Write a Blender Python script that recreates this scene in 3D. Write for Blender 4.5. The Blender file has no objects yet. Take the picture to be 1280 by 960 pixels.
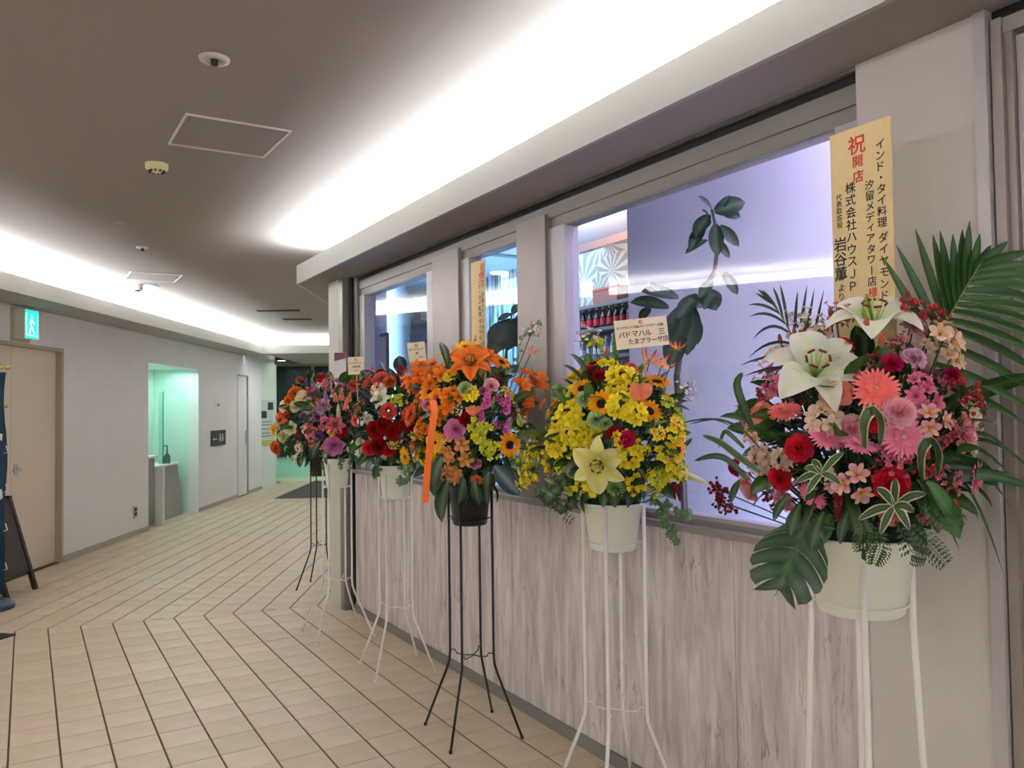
import bpy, math, random
import numpy as np
from mathutils import Vector, Matrix, Quaternion
PI = math.pi
SC = bpy.context.scene
COL = SC.collection
R0 = random.Random(7)

# ---------------------------------------------------------------- camera
FPX, YAW, PITCH, ROLL, CAMZ = 981.35, 0.55433, 0.03001, -0.01401, 1.5
_F = Vector((math.sin(YAW)*math.cos(PITCH), math.cos(YAW)*math.cos(PITCH), math.sin(PITCH)))
_R = Vector((math.cos(YAW), -math.sin(YAW), 0)); _U = _R.cross(_F)
_R2 = math.cos(ROLL)*_R + math.sin(ROLL)*_U; _U2 = -math.sin(ROLL)*_R + math.cos(ROLL)*_U
cam = bpy.data.cameras.new('camera'); camo = bpy.data.objects.new('camera', cam); COL.objects.link(camo)
camo.matrix_world = Matrix(((_R2.x, _U2.x, -_F.x, 0), (_R2.y, _U2.y, -_F.y, 0), (_R2.z, _U2.z, -_F.z, CAMZ), (0, 0, 0, 1)))
cam.sensor_width = 36; cam.lens = FPX/1280*36; cam.clip_start = 0.05; cam.clip_end = 100
SC.camera = camo
def at(px, py, dep):
    """world point seen at a photo pixel at a given distance along the view axis"""
    return Vector((0, 0, CAMZ)) + dep*(_F + _R2*((px-640)/FPX) + _U2*((480-py)/FPX))
def project(P):
    d = Vector(P)-Vector((0, 0, CAMZ)); z = d.dot(_F)
    return 640+FPX*d.dot(_R2)/z, 480-FPX*d.dot(_U2)/z, z

# frame of the left wall: s runs along it, o is the distance from it into the corridor
BD = Vector((0.4941, 0.8694, 0)); BN = Vector((0.8694, -0.4941, 0)); BC = 0.326*0.8694-9.235*0.4941
BANG = math.atan2(BD.y, BD.x)
def B(s, o, z=0.0): return BD*s + BN*(BC+o) + Vector((0, 0, z))

# ---------------------------------------------------------------- world, lights, exposure
w = bpy.data.worlds.new('world'); SC.world = w; w.use_nodes = True
w.node_tree.nodes['Background'].inputs[0].default_value = (0.75, 0.8, 0.85, 1); w.node_tree.nodes['Background'].inputs[1].default_value = 0.25
SC.view_settings.view_transform = 'Standard'; SC.view_settings.look = 'None'
SC.view_settings.exposure = 1.3; SC.view_settings.gamma = 1; SC.view_settings.use_curve_mapping = False
SC.cycles.use_denoising = True
SC.cycles.max_bounces = 8; SC.cycles.diffuse_bounces = 5; SC.cycles.glossy_bounces = 4; SC.cycles.transparent_max_bounces = 12
SC.cycles.sample_clamp_indirect = 6.0
def area(name, loc, sx, sy, power, col, direction=(0, 0, 1), up=(0, 1, 0)):
    l = bpy.data.lights.new(name, 'AREA'); l.shape = 'RECTANGLE'; l.size = sx; l.size_y = sy; l.energy = power; l.color = col
    o = bpy.data.objects.new(name, l); COL.objects.link(o)
    z = -Vector(direction).normalized(); y = Vector(up); x = y.cross(z).normalized(); y = z.cross(x)
    o.matrix_world = Matrix(((x.x, y.x, z.x, loc[0]), (x.y, y.y, z.y, loc[1]), (x.z, y.z, z.z, loc[2]), (0, 0, 0, 1)))
    return o
COVE = (0.93, 0.985, 1.04)
KP = 26.0   # watt per metre of cove
area('cove_light', (1.93, 0.0, 2.625), 0.05, 11.9, KP*11.9, COVE)                       # over the shop front
p_ = B(4.0, 0.3, 2.625); area('cove_light', p_, 0.05, 19.4, KP*1.45*19.4, COVE, up=BD[:])      # over the left wall
p_ = B(14.05, 1.6, 2.625); area('cove_light', p_, 0.05, 2.6, KP*1.2*2.6, COVE, up=BN[:])      # at the corridor's end
area('niche_light', B(11.1, -0.2, 2.10), 0.3, 1.6, 4.6, (0.66, 1.0, 0.88), (0, 0, -1), BD[:])
area('downlight_light', B(14.75, 0.95, 2.48), 0.12, 0.12, 6, (0.95, 1.0, 0.97), (0, 0, -1), BD[:])
area('vestibule_light', B(17.0, 1.4, 2.45), 1.2, 1.2, 14, (0.86, 1.0, 0.82), (0, 0, -1), BD[:])
# lamps of the shop: a cool wash on the white partition, blue ceiling, warm bar
area('wash_light', (2.42, 1.30, 2.95), 0.3, 0.5, 10, (0.52, 0.56, 1.0), (0.35, 0.15, -1))
area('wash_light', (2.35, 1.7, 0.6), 0.2, 0.9, 6.5, (0.55, 0.6, 1.0), (0.7, 0, 1))
area('warm_light', (2.45, 1.2, 2.75), 0.15, 0.15, 4.0, (1.0, 0.5, 0.42), (0.8, 0.3, -0.4))
area('room_light', (4.0, 6.9, 3.0), 2.0, 2.2, 60, (0.32, 0.6, 1.0), (0, 0, -1))
area('room_light', (4.2, 7.0, 0.9), 1.6, 2.0, 46, (0.30, 0.56, 1.0), (0, 0, 1))
area('bar_light', (3.8, 5.2, 2.7), 0.4, 0.9, 7, (1.0, 0.66, 0.5), (0.5, 0.2, 0.6))
# added fill lights, unseen, behind and left of the camera
area('rear_fill_light', (-2.6, -5.9, 1.5), 7.0, 2.4, 62, (0.96, 0.99, 1.0), (0.12, 1, 0.0), (0, 0, 1))
area('side_fill_light', (-4.6, 2.4, 1.35), 3.5, 2.2, 14, (0.96, 0.99, 1.0), (1, 0.1, 0), (0, 0, 1))

# ---------------------------------------------------------------- materials
def lin(c): return tuple(((v/255)/12.92 if v/255 <= 0.04045 else ((v/255+0.055)/1.055)**2.4) for v in c)
MATS = {}
def mat(name, rgb=(200, 200, 200), rough=0.6, metal=0.0, spec=0.5, noise=0.0, nscale=20.0, bump=0.0, emit=None, estr=0.0, trans=0.0, coat=0.0, sss=0.0):
    m = bpy.data.materials.new(name); m.use_nodes = True; nt = m.node_tree; b = nt.nodes['Principled BSDF']
    c = (*lin(rgb), 1); b.inputs['Base Color'].default_value = c
    b.inputs['Roughness'].default_value = rough; b.inputs['Metallic'].default_value = metal
    b.inputs['Specular IOR Level'].default_value = spec
    if coat: b.inputs['Coat Weight'].default_value = coat
    if emit is not None:
        b.inputs['Emission Color'].default_value = (*lin(emit), 1); b.inputs['Emission Strength'].default_value = estr
    if noise or bump:
        tc = nt.nodes.new('ShaderNodeTexCoord'); n = nt.nodes.new('ShaderNodeTexNoise'); n.inputs['Scale'].default_value = nscale; n.inputs['Detail'].default_value = 4
        nt.links.new(tc.outputs['Object'], n.inputs['Vector'])
        if noise:
            mx = nt.nodes.new('ShaderNodeMix'); mx.data_type = 'RGBA'; mx.blend_type = 'MULTIPLY'; mx.inputs[0].default_value = 1
            rp = nt.nodes.new('ShaderNodeMapRange'); rp.inputs[1].default_value = 0.3; rp.inputs[2].default_value = 0.7; rp.inputs[3].default_value = 1-noise; rp.inputs[4].default_value = 1+noise*0.3
            nt.links.new(n.outputs['Fac'], rp.inputs[0]); nt.links.new(rp.outputs[0], mx.inputs[7]); mx.inputs[6].default_value = c
            nt.links.new(mx.outputs[2], b.inputs['Base Color'])
        if bump:
            bp = nt.nodes.new('ShaderNodeBump'); bp.inputs['Strength'].default_value = bump; bp.inputs['Distance'].default_value = 0.002
            nt.links.new(n.outputs['Fac'], bp.inputs['Height']); nt.links.new(bp.outputs[0], b.inputs['Normal'])
    MATS[name] = m; return m
def attr_mat(name, rough, spec=0.4, sub=0.0, vary=0.0, transl=0.25):
    m = bpy.data.materials.new(name); m.use_nodes = True; nt = m.node_tree; b = nt.nodes['Principled BSDF']; L = nt.links
    a = nt.nodes.new('ShaderNodeAttribute'); a.attribute_name = 'col'
    src = a.outputs['Color']
    if vary:
        oi = nt.nodes.new('ShaderNodeObjectInfo'); hs = nt.nodes.new('ShaderNodeHueSaturation')
        mr = nt.nodes.new('ShaderNodeMapRange'); mr.inputs[3].default_value = 1-vary; mr.inputs[4].default_value = 1+vary
        L.new(oi.outputs['Random'], mr.inputs[0]); L.new(mr.outputs[0], hs.inputs['Value']); L.new(src, hs.inputs['Color']); src = hs.outputs[0]
    L.new(src, b.inputs['Base Color']); b.inputs['Roughness'].default_value = rough; b.inputs['Specular IOR Level'].default_value = spec
    if transl:
        t = nt.nodes.new('ShaderNodeBsdfTranslucent'); L.new(src, t.inputs[0]); mx = nt.nodes.new('ShaderNodeMixShader'); mx.inputs[0].default_value = transl
        L.new(b.outputs[0], mx.inputs[1]); L.new(t.outputs[0], mx.inputs[2]); L.new(mx.outputs[0], nt.nodes['Material Output'].inputs[0])
    return m
PETAL = attr_mat('petal', 0.6, 0.2, vary=0.12)
LEAF = attr_mat('leaf', 0.38, 0.5, vary=0.15, transl=0.12)
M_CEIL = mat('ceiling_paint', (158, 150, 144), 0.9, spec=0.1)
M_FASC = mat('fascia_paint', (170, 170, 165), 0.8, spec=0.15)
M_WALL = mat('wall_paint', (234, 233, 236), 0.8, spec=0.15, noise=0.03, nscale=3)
M_WALLG = mat('end_wall_paint', (222, 236, 228), 0.8, spec=0.15)
M_BEIGE = mat('beige_wall_sheet', (214, 208, 203), 0.6, spec=0.25, noise=0.04, nscale=2)
M_DOOR = mat('door_paint', (226, 212, 196), 0.55, spec=0.3)
M_JAMB = mat('jamb_paint', (176, 166, 146), 0.6)
M_FRAME = mat("frame_metal", (158, 149, 144), 0.42, metal=0.35, noise=0.06, nscale=8)
M_FRAMEL = mat('light_frame_metal', (190, 186, 188), 0.4, metal=0.25)
M_FRAMED = mat('grey_frame_metal', (140, 134, 128), 0.45, metal=0.3)
M_BLACK = mat('black_gasket', (16, 15, 15), 0.6)
M_NICHE = mat('niche_paint', (206, 236, 226), 0.6)
M_GREYP = mat('grey_laminate', (150, 148, 146), 0.6)
M_WHITE = mat('white_laminate', (232, 236, 232), 0.4)
M_GROUT = mat('grout', (96, 80, 62), 0.9, spec=0.1)
M_BASE = mat('baseboard_grey', (122, 118, 112), 0.6)
M_BASEB = mat('baseboard_beige', (178, 168, 152), 0.6)
M_MAT = mat('mat_fibre', (70, 72, 68), 0.95, bump=0.6, nscale=400, noise=0.2)
M_STEEL = mat('steel', (190, 190, 190), 0.3, metal=0.9)
M_STANDW = mat('white_enamel', (250, 247, 242), 0.35)
M_STANDK = mat('black_enamel', (20, 17, 17), 0.35)
M_POTW = mat('white_pot_plastic', (242, 246, 232), 0.4, spec=0.4)
M_POTK = mat('black_pot_plastic', (18, 18, 20), 0.4)
M_GOLD = mat('gold_card', (222, 196, 142), 0.5, metal=0.0, noise=0.05, nscale=60)
M_CARD = mat('cream_card', (236, 222, 186), 0.6)
M_INK = mat('black_ink', (22, 20, 22), 0.6)
M_RED = mat('red_ink', (196, 42, 34), 0.5)
M_WOODST = mat('stake_wood', (214, 170, 110), 0.7)
M_RIB = mat('orange_ribbon', (240, 112, 22), 0.4)
M_GREEN_STEM = mat('stem_green', (70, 110, 50), 0.6)
M_INWALL = mat('interior_wall', (226, 226, 230), 0.7)
M_INBLUE = mat('interior_blue_wall', (150, 178, 206), 0.7)
M_INFLOOR = mat('interior_floor', (110, 92, 76), 0.5)
M_SHELF = mat('shelf_wood', (92, 82, 74), 0.5)
M_BOX = mat('brown_box', (120, 74, 52), 0.6)
M_FOAM = mat('floral_foam', (30, 48, 30), 0.9)
M_ROOFDK = mat('dark_fabric', (52, 42, 52), 0.8)
def stone_mat():
    m = bpy.data.materials.new('streaked_stone'); m.use_nodes = True; nt = m.node_tree; b = nt.nodes['Principled BSDF']; L = nt.links; N = nt.nodes.new
    tc = N('ShaderNodeTexCoord'); mp = N('ShaderNodeMapping'); mp.inputs['Scale'].default_value = (1, 9, 1.1); L.new(tc.outputs['Object'], mp.inputs[0])
    n1 = N('ShaderNodeTexNoise'); n1.inputs['Scale'].default_value = 2.2; n1.inputs['Detail'].default_value = 7; n1.inputs['Roughness'].default_value = 0.62; n1.inputs['Distortion'].default_value = 0.5; L.new(mp.outputs[0], n1.inputs['Vector'])
    r1 = N('ShaderNodeValToRGB'); e = r1.color_ramp; e.elements[0].position = 0.32; e.elements[0].color = (*lin((172, 162, 160)), 1); e.elements[1].position = 0.7; e.elements[1].color = (*lin((232, 224, 222)), 1)
    L.new(n1.outputs['Fac'], r1.inputs[0])
    mp2 = N('ShaderNodeMapping'); mp2.inputs['Scale'].default_value = (1, 11, 1.5); mp2.inputs['Location'].default_value = (3, 2, 1); L.new(tc.outputs['Object'], mp2.inputs[0])
    n2 = N('ShaderNodeTexNoise'); n2.inputs['Scale'].default_value = 2.0; n2.inputs['Detail'].default_value = 5; n2.inputs['Distortion'].default_value = 0.9; L.new(mp2.outputs[0], n2.inputs['Vector'])
    s = N('ShaderNodeMath'); s.operation = 'SUBTRACT'; s.inputs[1].default_value = 0.5; L.new(n2.outputs['Fac'], s.inputs[0])
    a = N('ShaderNodeMath'); a.operation = 'ABSOLUTE'; L.new(s.outputs[0], a.inputs[0])
    mr = N('ShaderNodeMapRange'); mr.inputs[1].default_value = 0.0; mr.inputs[2].default_value = 0.022; mr.inputs[3].default_value = 1; mr.inputs[4].default_value = 0; L.new(a.outputs[0], mr.inputs[0])
    n3 = N('ShaderNodeTexNoise'); n3.inputs['Scale'].default_value = 5; n3.inputs['Detail'].default_value = 3; L.new(tc.outputs['Object'], n3.inputs['Vector'])
    mr3 = N('ShaderNodeMapRange'); mr3.inputs[1].default_value = 0.5; mr3.inputs[2].default_value = 0.68; mr3.inputs[3].default_value = 0; mr3.inputs[4].default_value = 0.85; L.new(n3.outputs['Fac'], mr3.inputs[0])
    mu = N('ShaderNodeMath'); mu.operation = 'MULTIPLY'; L.new(mr.outputs[0], mu.inputs[0]); L.new(mr3.outputs[0], mu.inputs[1])
    mx = N('ShaderNodeMix'); mx.data_type = 'RGBA'; L.new(mu.outputs[0], mx.inputs[0]); L.new(r1.outputs[0], mx.inputs[6]); mx.inputs[7].default_value = (*lin((112, 98, 96)), 1)
    L.new(mx.outputs[2], b.inputs['Base Color']); b.inputs['Roughness'].default_value = 0.5; return m
M_STONE = stone_mat()
def tile_mat(island):
    m = bpy.data.materials.new('floor_tile_glaze'); m.use_nodes = True; nt = m.node_tree; b = nt.nodes['Principled BSDF']; L = nt.links; N = nt.nodes.new
    if island: g = N('ShaderNodeNewGeometry'); src = g.outputs['Random Per Island']
    else: g = N('ShaderNodeObjectInfo'); src = g.outputs['Random']
    r = N('ShaderNodeValToRGB'); el = r.color_ramp.elements; el[0].position = 0; el[0].color = (*lin((196, 180, 152)), 1); el[1].position = 1; el[1].color = (*lin((210, 194, 170)), 1)
    for p, c in ((0.35, (202, 186, 162)), (0.6, (206, 188, 166)), (0.8, (198, 180, 156))):
        q = el.new(p); q.color = (*lin(c), 1)
    L.new(src, r.inputs[0])
    tc = N('ShaderNodeTexCoord'); n = N('ShaderNodeTexNoise'); n.inputs['Scale'].default_value = 7; n.inputs['Detail'].default_value = 6; L.new(tc.outputs['Object'], n.inputs['Vector'])
    mr = N('ShaderNodeMapRange'); mr.inputs[1].default_value = 0.3; mr.inputs[2].default_value = 0.7; mr.inputs[3].default_value = 0.9; mr.inputs[4].default_value = 1.04; L.new(n.outputs['Fac'], mr.inputs[0])
    mx = N('ShaderNodeMix'); mx.data_type = 'RGBA'; mx.blend_type = 'MULTIPLY'; mx.inputs[0].default_value = 1; L.new(r.outputs[0], mx.inputs[6]); L.new(mr.outputs[0], mx.inputs[7])
    L.new(mx.outputs[2], b.inputs['Base Color']); b.inputs['Roughness'].default_value = 0.42; b.inputs['Specular IOR Level'].default_value = 0.35; return m
M_TILE = tile_mat(False); M_TILES = tile_mat(True)
def glass_mat(name, tint=(235, 240, 240), ior=1.5, k=1.0):
    m = bpy.data.materials.new(name); m.use_nodes = True; nt = m.node_tree; L = nt.links; N = nt.nodes.new; nt.nodes.remove(nt.nodes['Principled BSDF'])
    t = N('ShaderNodeBsdfTransparent'); t.inputs[0].default_value = (*lin(tint), 1); g = N('ShaderNodeBsdfGlossy'); g.inputs['Roughness'].default_value = 0.0; g.inputs[0].default_value = (1, 1, 1, 1)
    f = N('ShaderNodeFresnel'); f.inputs[0].default_value = ior; mu = N('ShaderNodeMath'); mu.operation = 'MULTIPLY'; mu.inputs[1].default_value = k; mu.use_clamp = True; L.new(f.outputs[0], mu.inputs[0])
    mx = N('ShaderNodeMixShader'); L.new(mu.outputs[0], mx.inputs[0]); L.new(t.outputs[0], mx.inputs[1]); L.new(g.outputs[0], mx.inputs[2]); L.new(mx.outputs[0], nt.nodes['Material Output'].inputs[0]); return m
M_GLASS = glass_mat('window_glass', k=1.05)
M_GLASSD = glass_mat('dark_glass', (90, 110, 108))

# ---------------------------------------------------------------- mesh builder
class MB:
    def __init__(s): s.v = []; s.f = []; s.c = []; s.col = (1, 1, 1)
    def add(s, vs, fs, cols=None):
        n = len(s.v); s.v += [tuple(q) for q in vs]; s.f += [tuple(i+n for i in f) for f in fs]
        s.c += (cols if cols is not None else [s.col]*len(vs)); return s
    def box(s, x0, x1, y0, y1, z0, z1):
        return s.add([(x, y, z) for z in (z0, z1) for y in (y0, y1) for x in (x0, x1)], [(0, 2, 3, 1), (4, 5, 7, 6), (0, 1, 5, 4), (2, 6, 7, 3), (0, 4, 6, 2), (1, 3, 7, 5)])
    def bbox(s, s0, s1, o0, o1, z0, z1):
        return s.add([B(a, o, z) for z in (z0, z1) for a in (s0, s1) for o in (o0, o1)], [(0, 1, 3, 2), (4, 6, 7, 5), (0, 4, 5, 1), (2, 3, 7, 6), (0, 2, 6, 4), (1, 5, 7, 3)])
    def prism(s, poly, z0, z1):
        n = len(poly); vs = [(p[0], p[1], z0) for p in poly]+[(p[0], p[1], z1) for p in poly]
        return s.add(vs, [tuple(range(n))[::-1], tuple(range(n, 2*n))]+[(i, (i+1) % n, n+(i+1) % n, n+i) for i in range(n)])
    def grid(s, rows, cols=None, closed=False):
        m, n = len(rows), len(rows[0]); fs = []
        for i in range(m-1):
            for j in range(n if closed else n-1):
                k = (j+1) % n; fs.append((i*n+j, i*n+k, (i+1)*n+k, (i+1)*n+j))
        return s.add([p for r in rows for p in r], fs, [c for r in cols for c in r] if cols else None)
    def tube(s, pts, r, n=6, r1=None):
        pts = [Vector(p) for p in pts]; rows = []; last = None
        for i, p in enumerate(pts):
            t = (pts[min(i+1, len(pts)-1)]-pts[max(i-1, 0)]).normalized()
            if last is None: a = t.orthogonal().normalized()
            else: a = (last-t*last.dot(t)).normalized()
            last = a; b = t.cross(a); rr = r if r1 is None else r+(r1-r)*i/max(1, len(pts)-1)
            rows.append([p+(a*math.cos(2*PI*k/n)+b*math.sin(2*PI*k/n))*rr for k in range(n)])
        s.grid(rows, closed=True); k = len(s.v); s.f.append(tuple(range(k-n, k))); s.f.append(tuple(range(k-n*len(pts), k-n*len(pts)+n))[::-1]); return s
    def lathe(s, prof, n=24, c=(0, 0, 0)):
        return s.grid([[(c[0]+r*math.cos(2*PI*k/n), c[1]+r*math.sin(2*PI*k/n), c[2]+z) for k in range(n)] for r, z in prof], closed=True)
    def sphere(s, c, r, n=8, m=5, sq=1.0):
        return s.lathe([(max(1e-4, r*math.sin(PI*i/m)), -r*sq*math.cos(PI*i/m)) for i in range(m+1)], n, c)
    def mesh(s, name, mt, smooth=False, T=None):
        me = bpy.data.meshes.new(name); vs = s.v
        if T is not None: vs = [tuple(Vector(v)-T) for v in vs]
        me.from_pydata(vs, [], s.f); me.materials.append(mt)
        if mt in (PETAL, LEAF):
            a = me.color_attributes.new('col', 'FLOAT_COLOR', 'POINT'); a.data.foreach_set('color', np.array([(c[0], c[1], c[2], 1) for c in s.c], dtype=np.float32).ravel())
        if smooth: me.polygons.foreach_set('use_smooth', [True]*len(me.polygons))
        me.update(); return me
def link(name, data, parent=None, loc=(0, 0, 0), rot=None, scale=None):
    o = bpy.data.objects.new(name, data); COL.objects.link(o); o.location = loc
    if rot is not None: o.rotation_mode = 'QUATERNION'; o.rotation_quaternion = rot
    if scale is not None: o.scale = (scale,)*3 if isinstance(scale, (int, float)) else scale
    if parent: o.parent = parent
    return o
def setp(o, label=None, cat=None, group=None, kind=None):
    if label: o['label'] = label
    if cat: o['category'] = cat
    if group: o['group'] = group
    if kind: o['kind'] = kind
    return o
def thing(name, label, cat, loc=(0, 0, 0), rz=0, group=None):
    o = link(name, None, loc=loc); o.rotation_euler = (0, 0, rz); return setp(o, label, cat, group)
def struct(name, mb, mt, parent=None, smooth=False, label=None):
    o = link(name, mb.mesh(name, mt, smooth), parent)
    if parent is None: o['kind'] = 'structure'
    if label: o['label'] = label
    return o
def part(name, mb, mt, root, smooth=False, label=None, world=True):
    """part whose mesh is written in world coordinates (world) or in the root's own"""
    T = root.location.copy() if world else None
    o = link(name, mb.mesh(name, mt, smooth, T), root)
    if world and abs(root.rotation_euler.z) > 1e-6: o.rotation_euler = (0, 0, -root.rotation_euler.z)
    if label: o['label'] = label
    return o
def text(name, body, size, mt, parent, M, font_align='CENTER', line=1.0, ext=0.0006):
    cu = bpy.data.curves.new(name, 'FONT'); cu.body = body; cu.size = size; cu.align_x = font_align; cu.align_y = 'TOP'; cu.space_line = line; cu.extrude = ext
    cu.materials.append(mt); cu.resolution_u = 2
    o = bpy.data.objects.new(name, cu); COL.objects.link(o); o.matrix_world = M
    if parent: o.parent = parent
    return o
def face_mat(origin, right, up):
    x = Vector(right).normalized(); y = Vector(up).normalized(); z = x.cross(y)
    return Matrix(((x.x, y.x, z.x, origin[0]), (x.y, y.y, z.y, origin[1]), (x.z, y.z, z.z, origin[2]), (0, 0, 0, 1)))

# ================================================================ SETTING
# ---- floor: base slab and tiles (two fields that meet on a mitre line)
floor = struct('floor', MB().prism([(-9, -6.2), (7.2, -6.2), (7.2, 22), (-9, 22)], -0.15, -0.004), M_GROUT)
X0, TW, Y0, TD = -0.0618, 0.19703, 3.6372, 0.20046
FP = Vector((1.516, 6.07)); FA = math.radians(-14.8); FDIR = Vector((math.cos(FA), math.sin(FA))); FN = Vector((-FDIR.y, FDIR.x))
def clip(poly, n, d):     # keeps n.p <= d
    out = []
    for i in range(len(poly)):
        a, b = Vector(poly[i]), Vector(poly[(i+1) % len(poly)]); da, db = n.dot(a)-d, n.dot(b)-d
        if da <= 0: out.append(a)
        if da*db < 0: out.append(a+(b-a)*(da/(da-db)))
    return out
def reflect(p): return p-2*FN*FN.dot(p-FP)
cells = []
GX, GY = 0.0042, 0.0022
bn2 = Vector((BN.x, BN.y)); bd2 = Vector((BD.x, BD.y))
for i in range(-30, 30):
    for j in range(-46, 60):
        xa, xb = X0+i*TW+GX, X0+(i+1)*TW-GX; ya, yb = Y0+j*TD+GY, Y0+(j+1)*TD-GY
        base = [Vector((xa, ya)), Vector((xb, ya)), Vector((xb, yb)), Vector((xa, yb))]
        for far in (0, 1):
            if far and (Y0+j*TD > 8.6+i*0.05): pass
            q = clip(base, FN, FN.dot(FP)-0.002)
            if not far and j < -14: 
                if yb < -5.9: continue
            if len(q) < 3: continue
            whole = len(q) == 4 and all((q[k]-base[k]).length < 1e-6 for k in range(4))
            pl = q if not far else [reflect(p) for p in q][::-1]
            n0 = len(pl)
            if far:
                pl = clip(pl, -bn2, -(BC+0.0)); pl = clip(pl, bn2, BC+3.3) if len(pl) > 2 else pl; pl = clip(pl, bd2, 17.0) if len(pl) > 2 else pl
            else:
                pl = clip(pl, Vector((1, 0)), 2.095); pl = clip(pl, -bn2, -BC) if len(pl) > 2 else pl; pl = clip(pl, Vector((0, -1)), 5.95) if len(pl) > 2 else pl
            if len(pl) < 3: continue
            ar = abs(sum(pl[k].x*pl[(k+1) % len(pl)].y-pl[(k+1) % len(pl)].x*pl[k].y for k in range(len(pl)))/2)
            if ar < 2e-4: continue
            whole = whole and abs(ar-(xb-xa)*(yb-ya)) < 1e-5
            c = sum(pl, Vector((0, 0)))/len(pl)
            px, py, z = project((c.x, c.y, 0))
            seen = z > 0.5 and -40 < px < 1320 and py < 1000
            if seen and not far and c.x > 2.02: seen = False
            if seen and py > 900 and px > 760: seen = False
            cells.append(((ar*CAMZ/z**3) if seen else 0.0, whole, far, pl, c))
cells.sort(key=lambda t: -t[0])
def tile_geo(mb, pl, c=Vector((0, 0))):
    n = len(pl); ce = sum(pl, Vector((0, 0)))/n
    low = [(p.x-c.x, p.y-c.y, -0.006) for p in pl]; mid = [(p.x-c.x, p.y-c.y, -0.0018) for p in pl]
    top = [((p+(ce-p).normalized()*0.0025).x-c.x, (p+(ce-p).normalized()*0.0025).y-c.y, 0) for p in pl]
    fs = [tuple(range(2*n, 3*n))]+[(k, (k+1) % n, n+(k+1) % n, n+k) for k in range(n)]+[(n+k, n+(k+1) % n, 2*n+(k+1) % n, 2*n+k) for k in range(n)]
    mb.add(low+mid+top, fs)
hw, hd = TW/2-GX, TD/2-GY
mb = MB(); tile_geo(mb, [Vector((-hw, -hd)), Vector((hw, -hd)), Vector((hw, hd)), Vector((-hw, hd))]); TILE = mb.mesh('floor_tile', M_TILE)
rest = MB()
for k, (a, whole, far, pl, c) in enumerate(cells):
    if k < 296 and a > 0:
        if whole:
            o = link('floor_tile', TILE, floor, (c.x, c.y, R0.uniform(-0.0006, 0.0002)))
            if far: o.rotation_euler = (0, 0, 2*FA)
        else:
            mb = MB(); tile_geo(mb, pl, c); link('floor_tile', mb.mesh('floor_tile', M_TILE), floor, (c.x, c.y, 0))
    else: tile_geo(rest, pl)
o = link('floor_tiles', rest.mesh('floor_tiles', M_TILES), floor); o['kind'] = 'stuff'
struct('floor_slab_end', MB().prism([B(16.9, -0.5)[:2], B(16.9, 4)[:2], B(21, 4)[:2], B(21, -0.5)[:2]], -0.0035, 0.001), mat('pale_end_floor', (206, 210, 184), 0.4), floor, label='pale smooth floor beyond the tiles')

# ---- ceilings
c6 = (2.16, 6.02)
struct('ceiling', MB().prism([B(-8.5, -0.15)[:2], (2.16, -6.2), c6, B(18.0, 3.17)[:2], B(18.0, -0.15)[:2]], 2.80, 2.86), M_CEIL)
struct('ceiling_shop', MB().prism([(2.2, 0.2), (7.2, 0.2), (7.2, 15.2), c6], 3.10, 3.16), mat('shop_ceiling_paint', (200, 208, 220), 0.8))
XF, ZB, ZT = 1.815, 2.50, 2.645
f0 = Vector((XF, 6.145)); f1 = f0+Vector((BD.x, BD.y))*9.0
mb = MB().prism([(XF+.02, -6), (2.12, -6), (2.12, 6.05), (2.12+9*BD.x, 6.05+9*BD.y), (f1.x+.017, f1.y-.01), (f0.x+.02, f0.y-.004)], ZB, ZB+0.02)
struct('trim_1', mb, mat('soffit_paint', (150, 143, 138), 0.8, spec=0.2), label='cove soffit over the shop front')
mb = MB().prism([(XF, -6), (XF+0.02, -6), (XF+0.02, 6.14), (f0.x, f0.y)], ZB-0.0015, ZT)
mb.prism([(f0.x, f0.y), (f0.x+0.02, f0.y-0.004), (f1.x+0.017, f1.y-0.01), (f1.x, f1.y)], ZB-0.0015, ZT)
struct('trim_2', mb, M_FASC, label='white cove fascia over the shop front')
struct('trim_3', MB().bbox(-8, 14.2, 0, 0.45, ZB, ZB+0.02).bbox(13.82, 16.9, 0.45, 3.2, ZB, ZB+0.02), mat('soffit_paint_left', (170, 168, 162), 0.8), label='cove soffit of the left wall')
struct('trim_4', MB().bbox(-8, 13.8, 0.45, 0.47, ZB-0.0015, ZT).bbox(13.8, 13.82, 0.45, 2.90, ZB-0.0015, ZT), M_FASC, label='white cove fascia of the left wall')
struct('trim_5', MB().bbox(14.25, 14.35, 0, 3.2, ZB+0.02, 2.80), M_FASC, label='back board of the end cove')

# ---- left wall with door recess, niche and closet door
HB = 2.80
mb = MB()
mb.bbox(-8.5, 6.62, -0.15, 0, 0, HB).bbox(6.62, 8.19, -0.15, 0, 2.165, HB).bbox(8.19, 10.224, -0.15, 0, 0, HB)
mb.bbox(10.224, 12.0, -0.15, 0, 2.14, HB).bbox(12.0, 13.86, -0.15, 0, 0, HB).bbox(13.86, 14.5, -0.15, 0, 2.15, HB).bbox(14.5, 15.36, -0.15, 0, 0, HB)
struct('wall_left', mb, M_WALL)
mb = MB(); mb.bbox(6.58, 6.62, -0.16, 0.001, 0, 2.20).bbox(8.155, 8.19, -0.16, 0.0015, 0, 2.165).bbox(6.62, 8.155, -0.16, 0.0015, 2.13, 2.165)
struct('trim_6', mb, M_JAMB, label='beige jambs of the double door')
mb = MB()
for s0, s1 in ((-8, 6.58), (8.19, 10.22), (12.0, 13.84), (14.52, 15.36)): mb.bbox(s0, s1, 0, 0.008, 0, 0.06)
struct('baseboard_left', mb, M_BASEB)
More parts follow.
